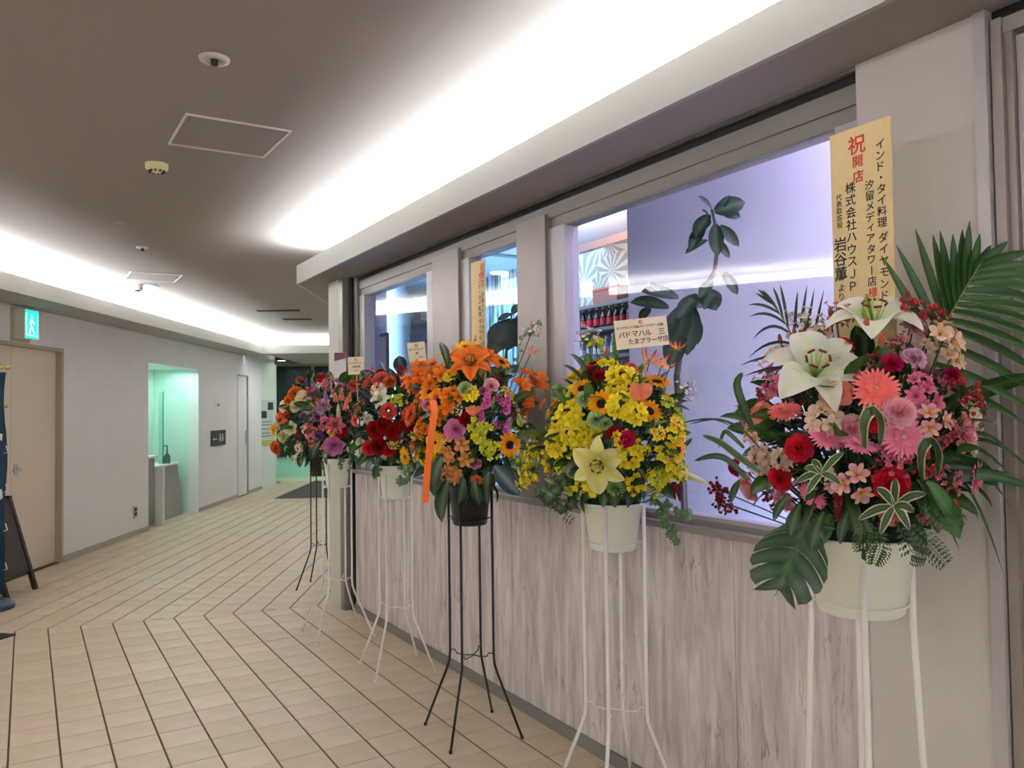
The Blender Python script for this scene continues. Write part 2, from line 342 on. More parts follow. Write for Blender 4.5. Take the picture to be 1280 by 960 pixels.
# double door: two leaves
d = link('door_1', None, loc=B(7.5, -0.1)); d['kind'] = 'structure'
part('door_leaf', MB().bbox(6.63, 7.385, -0.10, -0.06, 0.01, 2.13), M_DOOR, d); lf = part('door_leaf', MB().bbox(7.391, 8.15, -0.10, -0.06, 0.01, 2.13), M_DOOR, d)
mb = MB().tube([B(7.45, -0.06, 0.99), B(7.45, -0.005, 0.99)], 0.011, 8).tube([B(7.45, -0.008, 0.99), B(7.56, -0.008, 0.985)], 0.010, 8).lathe([(0.03, 0), (0.03, 0)], 3)
mb = MB().tube([B(7.47, -0.06, 0.99), B(7.47, -0.005, 0.99)], 0.012, 8).tube([B(7.46, -0.008, 0.99), B(7.35, -0.008, 0.985)], 0.011, 8).bbox(7.44, 7.50, -0.06, -0.052, 0.94, 1.04)
part('door_handle', mb, M_STEEL, d)
d = link('door_2', None, loc=B(14.18, -0.03)); d['kind'] = 'structure'
part('door_leaf', MB().bbox(13.885, 14.475, -0.06, -0.02, 0.01, 2.125), M_WALL, d)
part('door_frame', MB().bbox(13.86, 13.885, -0.08, 0.006, 0, 2.15).bbox(14.475, 14.5, -0.08, 0.006, 0, 2.15).bbox(13.86, 14.5, -0.08, 0.006, 2.125, 2.15), M_JAMB, d)
part('door_handle', MB().bbox(14.38, 14.40, -0.02, 0.02, 0.9, 1.15), M_STEEL, d)
struct('trim_7', MB().bbox(13.86, 14.5, -0.15, -0.08, 0, 2.15), M_BLACK, label='closed dark back of the closet')
# niche
mb = MB().bbox(10.224, 12.0, -0.72, -0.66, 0, 2.2).bbox(10.18, 10.224, -0.7, -0.15, 0, 2.2).bbox(12.0, 12.05, -0.7, -0.15, 0, 2.2).bbox(10.2, 12.03, -0.7, -0.15, 2.14, 2.2)
struct('wall_niche', mb, M_NICHE)
struct('floor_niche', MB().bbox(10.2, 12.0, -0.7, -0.0, -0.01, 0.0005), mat('niche_floor', (190, 180, 150), 0.5))
# ---- end wall of the corridor, opening and vestibule
E0, E1 = Vector((3.746, 15.41)), Vector((4.215, 15.825)); ed = (E1-E0).normalized(); en = Vector((-ed.y, ed.x))
mb = MB().prism([E0[:], E1[:], (E1+en*0.15)[:], (E0+en*0.15)[:]], 0, 2.8)
struct('wall_end', mb, M_WALLG)
J = E1+ed*0.07
struct('trim_8', MB().prism([E1[:], J[:], (J+en*0.15)[:], (E1+en*0.15)[:]], 0, 2.43), mat('jamb_light', (206, 222, 220), 0.5), label='pale jamb of the end opening')
mb = MB().bbox(16.9, 21, -0.55, -0.4, 0, 2.8)
V0 = Vector(B(17.9, -0.5)[:2])
mb.bbox(17.9, 18.0, -0.6, 4.2, 0, 0.44)
struct('wall_vestibule', mb, mat('mint_glass_panel', (176, 226, 208), 0.35))
struct('wall_vestibule_upper', MB().bbox(17.95, 18.05, -0.6, 4.2, 0.44, 2.8), mat('dark_teal_glazing', (34, 50, 50), 0.15, spec=0.6))
mb = MB()
for z0, z1, o0, o1 in ((0.42, 0.455, -0.6, 4.2), (1.93, 2.03, 0.0, 2.0)): mb.bbox(17.88, 17.95, o0, o1, z0, z1)
for o_ in (0.42, 1.72): mb.bbox(17.86, 17.95, o_, o_+0.05, 0.0, 2.5)
struct('trim_9', mb, mat('grey_rail', (150, 158, 152), 0.4), label='grey rails and posts of the vestibule glazing')
struct('trim_10', MB().bbox(17.8, 17.88, 0.78, 2.0, 1.68, 1.77), mat('cream_lamp_bar', (250, 232, 176), 0.5, emit=(255, 236, 180), estr=0.8), label='cream lit bar behind the end opening')
struct('ceiling_vestibule', MB().bbox(16.9, 18, -0.6, 4.2, 2.5, 2.55), mat('vestibule_ceiling', (120, 126, 104), 0.8))
# ---- wall that continues the shop beyond its corner, wall behind the photographer
W0 = Vector((2.10, 5.99)); bd = Vector((BD.x, BD.y)); bq = Vector((BN.x, BN.y))
struct('wall_right_far', MB().prism([W0[:], (W0+bd*11)[:], (W0+bd*11+bq*0.15)[:], (W0+bq*0.15)[:]], 0, 3.16), M_WALL)
struct('wall_back', MB().box(-9, 2.3, -6.3, -6.15, 0, 2.86), M_WALL)

# ---- shop front
XS = 2.10
wr = struct('wall_right', MB().box(2.13, 2.22, 1.41, 5.66, 0.0, 1.03).box(2.17, 2.25, 1.0, 6.0, 2.49, 3.16), M_GREYP)
edges = [1.412, 1.941, 2.68, 3.416, 4.16, 4.90, 5.655]
for a, b in zip(edges[:-1], edges[1:]):
    mb = MB().box(XS, XS+0.03, a+0.0015, b-0.0015, 0.055, 1.03)
    struct('stone_panel', mb, M_STONE, wr)
struct('baseboard_right', MB().box(2.085, 2.13, 1.41, 5.66, 0, 0.055), M_BASE)
struct('sill_rail', MB().box(2.075, 2.24, 1.41, 5.66, 1.03, 1.055).box(2.12, 2.2, 1.41, 5.66, 1.055, 1.075), M_FRAME, wr, label='pale metal sill rail')
struct('header_rail', MB().box(2.12, 2.2, 1.41, 5.66, 2.40, 2.462).box(2.095, 2.2, 1.41, 5.66, 2.490, 2.4995), M_FRAMED, wr, label='grey metal window head')
struct('header_groove', MB().box(2.115, 2.2, 1.41, 5.66, 2.462, 2.490), M_BLACK, wr, label='dark groove above the window head')
struct('header_band', MB().box(2.13, 2.2, 1.41, 5.66, 2.35, 2.40), M_FRAMED, wr)
# mullions
mb = MB().box(2.10, 2.22, 3.075, 3.33, 1.055, 2.415); mb.box(2.10, 2.22, 3.96, 4.36, 1.055, 2.415)
struct('mullion', MB().box(2.10, 2.22, 3.075, 3.33, 1.055, 2.42), M_FRAME, wr); struct('mullion', MB().box(2.10, 2.22, 3.96, 4.30, 1.055, 2.42), M_FRAME, wr)
def window(n, y0, y1, fw0, fw1):
    w_ = link('window_%d' % n, None, loc=(2.16, (y0+y1)/2, 1.07)); w_['kind'] = 'structure'
    part('window_frame', MB().box(2.12, 2.20, y0, y0+fw0, 1.075, 2.35).box(2.12, 2.20, y1-fw1, y1, 1.075, 2.35).box(2.125, 2.195, y0, y1, 1.07, 1.09), M_FRAMEL, w_)
    part('window_head', MB().box(2.135, 2.195, y0, y1, 2.345, 2.365), M_FRAMED, w_)
    part('glass_pane', MB().add([(2.165, y0+fw0*0.5, 1.08), (2.165, y1-fw1*0.5, 1.08), (2.165, y1-fw1*0.5, 2.345), (2.165, y0+fw0*0.5, 2.345)], [(0, 3, 2, 1)]), M_GLASS, w_)
window(1, 1.42, 3.075, 0.09, 0.13); window(2, 3.33, 3.96, 0.03, 0.09); window(3, 4.30, 5.58, 0.12, 0.10)
struct('trim_11', MB().box(2.10, 2.22, 5.58, 5.64, 1.055, 2.49), M_FRAMED, label='grey post at the end of the windows')
struct('trim_12', MB().box(2.08, 2.2, 5.64, 5.70, 0.0, 2.4995), M_BLACK, label='black gap beside the corner column')
struct('trim_13', MB().box(2.03, 2.2, 5.70, 5.78, 0, 2.4995), M_FRAMED, label='grey edge of the corner column')
struct('trim_14', MB().box(2.03, 2.2, 5.78, 6.02, 0, 2.4995), mat('column_paint', (200, 200, 190), 0.5, spec=0.3), label='pale corner column of the shop')
# right end: beige sheet, post, groove and glazed door
YE = lambda px, X: (lambda d: d.y*X/d.x)(at(px, 100, 1)-Vector((0, 0, CAMZ)))
q1, q2, q3, q4, q5 = YE(1219, 2.085), YE(1233, 2.075), YE(1242, 2.10), YE(1253, 2.09), YE(1263, 2.09)
struct('wall_right_near', MB().box(2.085, 2.22, q1, 1.411, 0, 2.4995), M_BEIGE)
struct('trim_15', MB().box(2.075, 2.2, q2, q1-.0005, 0, 2.4995), M_FRAMEL, label='pale metal post beside the beige wall')
struct('trim_16', MB().box(2.14, 2.2, q3-.02, q2-.0005, 0, 2.4995), M_BLACK, label='dark groove beside the metal post')
struct('trim_17', MB().box(2.09, 2.2, q4, q3, 0, 2.47).box(2.105, 2.2, q5, q4-.0005, 0, 2.44).box(2.10, 2.2, -0.2, q3, 2.43, 2.47), M_FRAME, label='pale door frame at the right edge')
struct('trim_18', MB().box(2.11, 2.2, -0.2, q2, 2.472, 2.4995), M_BLACK, label='dark head groove over the glazed door')
dd = link('door_3', None, loc=(2.16, 0.5, 0)); dd['kind'] = 'structure'
part('door_stile', MB().box(2.12, 2.17, 0.90, q5-.002, 0, 2.42).box(2.11, 2.17, 0.02, 0.10, 0, 2.42).box(2.11, 2.17, 0.1, 0.90, 2.34, 2.42).box(2.11, 2.17, 0.1, 0.90, 0, 0.1), M_FRAMEL, dd)
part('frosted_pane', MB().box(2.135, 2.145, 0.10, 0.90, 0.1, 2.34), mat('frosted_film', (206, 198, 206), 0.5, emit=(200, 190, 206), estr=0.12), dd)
struct('wall_right_rear', MB().box(2.12, 2.3, -6.2, -0.2, 0, 2.86).box(2.16, 2.3, -0.2, 1.05, 2.5, 2.86), M_WALL)

# ---- shop interior shell
struct('floor_shop', MB().prism([(2.2, 0.3), (7.2, 0.3), (7.2, 14.4), (2.2, 5.99)], -0.003, 0.02), M_INFLOOR)
struct('wall_shop_back', MB().box(6.6, 6.7, 0.2, 15, 0, 3.12), M_INBLUE)
struct('wall_shop_side', MB().box(2.2, 6.7, 0.9, 0.98, 0, 3.12), M_INWALL)
struct('wall_shop_partition', MB().box(2.80, 2.88, 0.98, 3.30, 0, 3.10), mat('partition_paint', (224, 224, 232), 0.7))
def drip_mat():
    m = bpy.data.materials.new('drip_wallpaper'); m.use_nodes = True; nt = m.node_tree; b = nt.nodes['Principled BSDF']; L = nt.links; N = nt.nodes.new
    tc = N('ShaderNodeTexCoord'); mp = N('ShaderNodeMapping'); mp.inputs['Scale'].default_value = (6, 14, 1.6); L.new(tc.outputs['Object'], mp.inputs[0])
    n = N('ShaderNodeTexNoise'); n.inputs['Scale'].default_value = 1.2; n.inputs['Detail'].default_value = 3; L.new(mp.outputs[0], n.inputs[0])
    r = N('ShaderNodeValToRGB'); e = r.color_ramp.elements; e[0].position = 0.4; e[0].color = (*lin((54, 86, 84)), 1); e[1].position = 0.6; e[1].color = (*lin((190, 206, 210)), 1); L.new(n.outputs['Fac'], r.inputs[0]); L.new(r.outputs[0], b.inputs[0]); b.inputs['Roughness'].default_value = 0.7; return m
struct('wall_shop_drip', MB().box(4.8, 4.86, 6.9, 10.3, 2.0, 3.1).box(4.8, 4.86, 8.6, 10.3, 0, 2.0), drip_mat())

# ================================================================ FLOWER PROTOTYPES (unit radius, facing +Z)
def mixc(a, b, t): return tuple(a[k]+(b[k]-a[k])*t for k in range(3))
def petal(mb, ang, L, W, elev=0.3, curl=0.0, cup=0.0, r0=0.05, z0=0.0, c0=(1, 1, 1), c1=(1, 1, 1), nu=4, nv=2, shape='round', ruffle=0.0, rk=3, stripe=None, tilt=0.0, rnd=None):
    ca, sa = math.cos(ang), math.sin(ang); x, z = r0, z0; rows = []; cols = []; du = L/nu
    ph = (rnd or R0).uniform(0, 6)
    for i in range(nu+1):
        u = i/nu
        if shape == 'round': wd = math.sqrt(max(0, 1-(2*min(max(u*0.93+0.05, 0), 1)-1)**2))*(0.55+0.45*min(1, u*1.6))
        elif shape == 'point': wd = math.sin(PI*min(1, u*0.86+0.12))**0.9 if u < 1 else 0.04
        elif shape == 'strap': wd = 0.72+0.28*math.sin(PI*u) if u < 0.97 else 0.35
        elif shape == 'fan': wd = 0.25+0.75*u**0.8
        else: wd = 1
        row = []; cr = []
        for j in range(nv+1):
            v = 2*j/nv-1; y = v*W*wd+tilt*u*W; zz = z+cup*v*v*W*wd + ruffle*math.sin(v*rk+ph+u*2)*u*L
            xx = x-(0.12*L*v*v if shape == 'fan' and i == nu else 0)
            row.append((xx*ca-y*sa, xx*sa+y*ca, zz))
            c = mixc(c0, c1, u)
            if stripe and abs(v) < 0.3: c = mixc(c, stripe, 0.8)
            cr.append(c)
        rows.append(row); cols.append(cr)
        e = elev+curl*u; x += math.cos(e)*du; z += math.sin(e)*du
    mb.grid(rows, cols)
def c_(r, g, b): return lin((r, g, b))
PROTO = {}
def proto(key, name, label, mb, mt=None, kids=None):
    PROTO[key] = (name, label, mb.mesh(name, mt or PETAL, True), kids or [])
def dome(mb, r, h, c0, c1, rings=5, n=14, bump=0.03, rnd=R0, z0=0.0):
    rows = []; cols = []
    for i in range(rings+1):
        a = PI/2*i/rings; rr = r*math.cos(a) if i < rings else 1e-3
        rows.append([(rr*math.cos(2*PI*k/n), rr*math.sin(2*PI*k/n), z0+h*math.sin(a)+rnd.uniform(-bump, bump)) for k in range(n)]); cols.append([mixc(c0, c1, i/rings)]*n)
    mb.grid(rows, cols, closed=True)
def gerbera(key, label, cout, cin, cdisc, seed=1):
    r = random.Random(seed); mb = MB()
    for L, n, el, z, W in ((0.95, 26, 0.12, 0, 0.085), (0.88, 24, 0.3, 0.02, 0.08), (0.5, 20, 0.65, 0.05, 0.055), (0.33, 16, 0.9, 0.07, 0.04)):
        for k in range(n): petal(mb, 2*PI*(k+r.uniform(-.2, .2))/n, L*r.uniform(.92, 1.03)-0.06, W, el+r.uniform(-.06, .06), -0.35, 0.15, 0.08, z, cin, mixc(cout, (1, 1, 1), r.uniform(0, .08)), 3, 2, 'strap', rnd=r)
    d = MB(); dome(d, 0.17, 0.12, mixc(cdisc, (0, 0, 0), .3), cdisc, 4, 12, 0.02, r, 0.04)
    proto(key, 'gerbera', label, mb, kids=[('flower_centre', d.mesh('flower_centre', PETAL, True))])
def sunflower(key, label, cout, cin, cd, seed=2):
    r = random.Random(seed); mb = MB()
    for n, el, z in ((17, 0.1, 0), (15, 0.3, 0.03)):
        for k in range(n): petal(mb, 2*PI*(k+r.uniform(-.25, .25))/n, 0.72*r.uniform(.85, 1.1), 0.13, el+r.uniform(-.12, .15), -0.3, 0.3, 0.25, z, cin, cout, 4, 2, 'point', rnd=r)
    d = MB(); dome(d, 0.33, 0.14, c_(60, 34, 14), cd, 5, 16, 0.03, r, 0.03)
    proto(key, 'sunflower', label, mb, kids=[('flower_centre', d.mesh('flower_centre', PETAL, True))])
def carnation(key, label, c0, c1, seed=3, n=46, name='carnation'):
    r = random.Random(seed); mb = MB(); g = PI*(3-math.sqrt(5))
    for k in range(n):
        t = (k+.5)/n; el = 1.5-1.5*t**0.75; L = 0.62+0.36*t
        petal(mb, k*g, L, 0.26, el, -0.3, 0.05, 0.02, 0.0+0.16*(1-t), mixc(c0, (0, 0, 0), .25), mixc(c1, c0, r.uniform(0, .7)), 3, 5, 'fan', 0.10, 8, rnd=r)
    proto(key, name, label, mb)
def rose(key, label, c0, c1, seed=4, name='rose'):
    r = random.Random(seed); mb = MB()
    for n, r0, el, L, W, cu in ((3, 0.03, 1.45, 0.62, 0.2, 0.9), (4, 0.10, 1.35, 0.68, 0.3, 0.7), (5, 0.20, 1.15, 0.70, 0.38, 0.5), (5, 0.28, 0.85, 0.74, 0.44, 0.35), (6, 0.33, 0.45, 0.74, 0.46, 0.25)):
        o = r.uniform(0, 6)
        for k in range(n): petal(mb, o+2*PI*k/n, L, W, el, -0.55, cu, r0, 0, c0, c1, 4, 4, 'round', 0.02, 3, rnd=r)
    proto(key, name, label, mb)
def lily(key, label, c0, c1, mid, name='lily', seed=5, spots=False):
    r = random.Random(seed); kids = []
    mb = MB(); mb.col = c_(150, 170, 80); mb.add(*cone_geo(0.10, 0.12, -0.12, 0.05))
    for k in range(6):
        a = 2*PI*k/6+.3; p0 = Vector((0.03*math.cos(a), 0.03*math.sin(a), 0)); p1 = Vector((0.2*math.cos(a), 0.2*math.sin(a), 0.5)); mb.col = c_(190, 210, 120); mb.tube([p0, (p0+p1)/2, p1], 0.013, 4)
        mb.col = c_(140, 60, 20); q = Vector((-math.sin(a), math.cos(a), 0))*0.07; mb.tube([p1-q, p1+q], 0.024, 5)
    mb.col = c_(200, 215, 130); mb.tube([(0, 0, 0), (0.02, 0, 0.35), (0.05, 0, 0.6)], 0.018, 5)
    for k in range(6):
        pm = MB(); W = 0.25 if k % 2 == 0 else 0.35
        petal(pm, 0, 1.08, W, 1.0, -1.9, 0.35, 0.04, -0.02 if k % 2 == 0 else 0.0, mixc(c0, c_(150, 180, 70), .35), c1, 7, 4, 'point', 0.015, 3, stripe=mid, rnd=r)
        kids.append(('petal', pm.mesh('petal', PETAL, True), 2*PI*k/6))
    proto(key, name, label, mb, kids=kids)
def cone_geo(r0, r1, z0, z1, n=8):
    vs = [(r0*math.cos(2*PI*k/n)*.4, r0*math.sin(2*PI*k/n)*.4, z0) for k in range(n)]+[(r1*math.cos(2*PI*k/n), r1*math.sin(2*PI*k/n), z1) for k in range(n)]
    return vs, [(k, (k+1) % n, n+(k+1) % n, n+k) for k in range(n)]
def alstro(key, label, c0, c1, thr, seed=6, heads=4, name='alstroemeria'):
    r = random.Random(seed); mb = MB()
    for h in range(heads):
        a = 2*PI*h/heads+r.uniform(-.3, .3); tl = 0.55 if heads > 1 else 0; sub = MB(); rr = 0.62 if heads > 1 else 1
        for k in range(6):
            nar = k % 2
            petal(sub, 2*PI*k/6, 0.85*rr, (0.2 if nar else 0.32)*rr, 0.75, -0.7, 0.2, 0.04, 0.02*nar, mixc(thr, c0, .3) if nar else mixc(c0, thr, .2), c1, 5, 2, 'round', rnd=r, stripe=(mixc(thr, c1, .45) if nar else None))
        sub.col = thr
        for k in range(4): sub.tube([(0, 0, 0), (0.1*math.cos(k*1.6), 0.1*math.sin(k*1.6), 0.4*rr)], 0.018, 3)
        M = Matrix.Rotation(a, 4, 'Z') @ Matrix.Translation((0.42 if heads > 1 else 0, 0, r.uniform(-.05, .12))) @ Matrix.Rotation(tl, 4, 'Y') @ Matrix.Rotation(r.uniform(0, 6), 4, 'Z')
        mb.add([M @ Vector(v) for v in sub.v], sub.f, sub.c)
    proto(key, name, label, mb)
def berries(key, label, c, n=16, seed=7, name='berry_sprig', rad=0.13, leaf=True):
    r = random.Random(seed); mb = MB()
    for k in range(n):
        d = Vector((r.gauss(0, 1), r.gauss(0, 1), r.uniform(0, 1.4))).normalized()*r.uniform(.45, .95)
        mb.col = c_(90, 110, 60); mb.tube([(0, 0, -0.3), d*0.5, d], 0.018, 3)
        mb.col = mixc(c, (0.02, 0, 0), r.uniform(0, .4)); mb.sphere(d, rad*r.uniform(.8, 1.15), 7, 5)
    proto(key, name, label, mb)
def spike(key, label, c0, c1, seed=8, n=22, name='snapdragon', h=2.4):
    """a flower spike that stands along +Z, centred on the origin"""
    r = random.Random(seed); mb = MB(); mb.col = c_(90, 140, 60); mb.tube([(0, 0, -h/2-.3), (0, 0, h/2)], 0.05, 5)
    for k in range(n):
        t = k/n; z = -h/2+h*t; s = 0.52*(1-t*0.65); a = k*2.4; sub = MB()
        for q in range(5): petal(sub, 2*PI*q/5, s*1.1, s*0.55, 0.7, -0.5, 0.2, 0.02, 0, c0, mixc(c1, (1, 1, 1), r.uniform(0, .12)), 3, 2, 'round', 0.05, rnd=r)
        M = Matrix.Translation((0.18*math.cos(a)*(1-t*.5), 0.18*math.sin(a)*(1-t*.5), z)) @ Matrix.Rotation(a, 4, 'Z') @ Matrix.Rotation(1.15-t*.5, 4, 'Y')
        mb.add([M @ Vector(v) for v in sub.v], sub.f, sub.c)
    proto(key, name, label, mb)
def pom(key, label, c0, c1, n=120, seed=9, name='chrysanthemum', L=0.55, W=.09):
    r = random.Random(seed); mb = MB(); g = PI*(3-math.sqrt(5))
    for k in range(n):
        t = (k+.5)/n; el = 1.5-1.9*t; petal(mb, k*g, L, W, el, -0.3, 0.5, 0.12+0.1*t, 0.25*(1-t)**.5, c0, mixc(c1, c0, r.uniform(0, .3)), 3, 2, 'round', rnd=r)
    proto(key, name, label, mb)
def spray(key, label, c0, c1, n=22, seed=10, name='orchid_spray', s=0.26, ctr=None):
    """airy spray of little four petalled flowers filling a unit ball"""
    r = random.Random(seed); mb = MB()
    for k in range(n):
        d = Vector((r.gauss(0, 1), r.gauss(0, 1), r.gauss(.4, .8))).normalized()*r.uniform(.35, 1.0); mb.col = c_(100, 140, 50); mb.tube([(0, 0, -.5), d*.5+Vector((0, 0, -.1)), d], 0.018, 3)
        sub = MB(); q = 5
        for m in range(q): petal(sub, 2*PI*m/q, s*r.uniform(.8, 1.2), s*.5, 0.4, 0.1, 0.2, 0.01, 0, ctr or c0, mixc(c1, c0, r.uniform(0, .6)), 2, 2, 'round', 0.05, rnd=r)
        M = Matrix.Translation(d) @ d.lerp(Vector((0, 0, 1)), .3).to_track_quat('Z', 'Y').to_matrix().to_4x4() @ Matrix.Rotation(r.uniform(-.6, .6), 4, 'X')
        mb.add([M @ Vector(v) for v in sub.v], sub.f, sub.c)
    proto(key, name, label, mb)
def gloriosa(key, label, c0, c1, seed=11):
    r = random.Random(seed); mb = MB()
    for k in range(6): petal(mb, 2*PI*k/6, 1.25, 0.12, 0.2, 1.3, 0.3, 0.05, 0, c0, c1, 6, 2, 'point', 0.06, 6, rnd=r)
    mb.col = c0
    for k in range(6): a = 2*PI*k/6+.5; mb.tube([(0, 0, 0), (.5*math.cos(a), .5*math.sin(a), -.15)], .02, 3)
    proto(key, 'gloriosa', label, mb)
def bud(key, label, c0, c1, W=0.2, name='lily_bud'):
    mb = MB(); prof = [(0.04, -1.0), (W*.7, -.7), (W, -.2), (W*.92, .3), (W*.5, .8), (0.02, 1.0)]; n = 9
    rows = [[((r_*(1+.10*math.cos(3*2*PI*k/n)))*math.cos(2*PI*k/n), r_*math.sin(2*PI*k/n), z) for k in range(n)] for r_, z in prof]
    mb.grid(rows, [[mixc(c0, c1, i/5)]*n for i in range(6)], closed=True); mb.col = c_(90, 130, 60); mb.tube([(0, 0, -1.9), (0.03, 0, -1.4), (0, 0, -.95)], .035, 5)
    proto(key, name, label, mb)
def tulip(key, label, c0, c1, name='tulip'):
    mb = MB()
    for k in range(6): petal(mb, 2*PI*k/6, 1.35, 0.5, 0.35, 1.25, 0.45, 0.05, -0.5+.02*(k % 2), c0, c1, 6, 4, 'round', 0.0, rnd=R0)
    proto(key, name, label, mb)

WHITE, CREAM, PINK, HOT = c_(245, 242, 236), c_(240, 222, 206), c_(244, 150, 170), c_(226, 40, 80)
gerbera('gerb_coral', 'coral pink gerbera', c_(250, 132, 128), c_(240, 96, 96), c_(236, 190, 110))
gerbera('gerb_pink', 'light pink gerbera', c_(248, 150, 184), c_(240, 120, 160), c_(236, 200, 150), 12)
gerbera('gerb_yellow', 'yellow gerbera', c_(250, 205, 20), c_(244, 180, 10), c_(90, 60, 20), 13)
gerbera('gerb_orange', 'orange gerbera', c_(240, 96, 30), c_(220, 70, 20), c_(60, 40, 24), 14)
sunflower('sunfl', 'yellow sunflower with dark centre', c_(252, 190, 18), c_(240, 140, 10), c_(30, 18, 10))
carnation('carn_red', 'bright red carnation', c_(206, 16, 40), c_(240, 50, 74)); carnation('carn_pink', 'pale pink carnation', c_(244, 140, 160), c_(252, 214, 222), 22)
carnation('carn_mag', 'magenta carnation', c_(170, 14, 66), c_(214, 30, 90), 23); carnation('carn_dkred', 'dark red carnation', c_(120, 6, 14), c_(186, 20, 24), 24)
carnation('carn_coral', 'coral carnation', c_(224, 84, 76), c_(244, 132, 120), 25); carnation('carn_or', 'orange carnation', c_(220, 90, 30), c_(246, 148, 80), 26)
carnation('carn_cream', 'cream carnation', c_(226, 214, 140), c_(246, 240, 200), 27); carnation('carn_lav', 'lavender pink carnation', c_(220, 140, 190), c_(244, 206, 226), 28)
rose('rose_coral', 'cream rose flushed with coral', c_(250, 150, 120), c_(244, 170, 150)); rose('rose_pw', 'pale pink rose with a red heart', c_(226, 60, 80), c_(250, 206, 206), 32)
rose('rose_lav', 'lavender pink rose', c_(190, 90, 150), c_(222, 140, 190), 33); rose('rose_cream', 'cream rose', c_(236, 220, 150), c_(246, 240, 214), 34)
rose('rose_purple', 'dusky mauve rose', c_(120, 70, 100), c_(170, 130, 160), 35); rose('rose_red', 'deep red rose', c_(120, 4, 12), c_(176, 14, 24), 36)
lily('lily_white', 'white lily with recurved petals', WHITE, WHITE, c_(226, 236, 190)); lily('lily_yellow', 'pale yellow lily', c_(240, 226, 110), c_(250, 244, 190), c_(226, 224, 90), seed=52)
lily('lily_orange', 'orange lily', c_(232, 80, 16), c_(246, 120, 30), c_(220, 60, 10), seed=53); lily('lily_pink', 'crimson pink lily', c_(190, 30, 70), c_(236, 110, 150), c_(170, 20, 60), seed=54)
alstro('als_cream', 'cream alstroemeria', CREAM, c_(240, 212, 196), c_(220, 190, 140), heads=6); alstro('als_peach', 'peach alstroemeria', c_(248, 226, 190), c_(246, 214, 190), c_(240, 190, 110), 62, 5)
alstro('als_mauve', 'mauve alstroemeria with yellow throats', c_(200, 90, 150), c_(240, 190, 206), c_(250, 210, 50), 63, 3); alstro('als_pink', 'dusky pink alstroemeria', c_(190, 70, 110), c_(214, 120, 150), c_(190, 90, 110), 64)
alstro('als_yellow', 'yellow alstroemeria', c_(250, 214, 30), c_(252, 232, 70), c_(230, 170, 20), 65)
alstro('frees_yellow', 'bright yellow freesia', c_(228, 206, 20), c_(244, 230, 60), c_(230, 196, 10), 66, 6, 'freesia'); alstro('cymb', 'brown orange orchid', c_(186, 90, 60), c_(222, 150, 100), c_(240, 200, 80), 67, 3, 'orchid')
alstro('orch_or', 'orange orchid', c_(226, 110, 20), c_(244, 150, 40), c_(220, 80, 10), 68, 4, 'orchid'); alstro('als_purple', 'purple alstroemeria', c_(120, 60, 120), c_(180, 130, 180), c_(200, 160, 90), 69)
berries('berry_red', 'sprig of coral red berries', c_(196, 62, 66)); berries('berry_dark', 'sprig of dark red berries', c_(150, 26, 44), 26, 72, rad=0.11)
spike('snap_pink', 'pink flower spike', c_(200, 80, 150), c_(236, 120, 190)); spike('snap_coral', 'coral flower spike', c_(240, 130, 90), c_(250, 176, 146), 82); spike('stock_red', 'dusky red flower spike', c_(150, 40, 66), c_(206, 90, 110), 83, 26)
spike('amar', 'hanging dark red flower tassel', c_(130, 20, 36), c_(176, 40, 60), 84, 40, 'amaranth', 3.4); spike('stock_mauve', 'mauve flower spike', c_(150, 100, 150), c_(206, 170, 206), 85); spike('snap_yel', 'yellow flower spike', c_(240, 190, 10), c_(252, 224, 50), 86)
pom('pom_green', 'pale green chrysanthemum', c_(130, 166, 90), c_(192, 216, 160)); pom('dahlia', 'coral red dahlia', c_(190, 30, 30), c_(232, 100, 84), 80, 92, 'dahlia', .6, .14); pom('pom_white', 'small white chrysanthemum', c_(220, 224, 190), c_(244, 246, 236), 70, 93, W=.12)
pom('pom_purple', 'purple chrysanthemum', c_(90, 40, 100), c_(150, 100, 170), 80, 94)
spray('spray_yel', 'spray of little yellow flowers', c_(230, 206, 20), c_(246, 232, 60)); spray('spray_or', 'spray of orange orchids', c_(226, 96, 20), c_(246, 150, 50), 16, 102, s=.36); spray('spray_wax', 'spray of small pink and white flowers', c_(236, 200, 190), c_(246, 232, 226), 24, 103, s=.15)
spray('spray_lime', 'spray of lime yellow flowers', c_(190, 200, 30), c_(226, 226, 90), 20, 104, s=.3); spray('spray_white', 'spray of small white flowers', c_(226, 230, 206), c_(244, 246, 240), 18, 105, s=.28); spray('spray_rose', 'spray of dusky rose flowers', c_(200, 90, 110), c_(226, 140, 150), 30, 106, s=.17)
gloriosa('glor', 'red and yellow flame lily', c_(240, 180, 50), c_(220, 30, 80)); bud('bud_green', 'long green lily bud', c_(96, 140, 50), c_(150, 180, 80)); bud('bud_cream', 'cream lily bud', c_(190, 200, 120), c_(240, 232, 190)); bud('bud_red', 'closed red carnation bud', c_(90, 130, 60), HOT, .42, 'flower_bud')
bud('bud_pink', 'small pink bud', c_(100, 130, 70), c_(236, 120, 130), .4, 'flower_bud')
tulip('tulip_or', 'orange tulip shaped bloom', c_(236, 130, 90), c_(246, 160, 120))

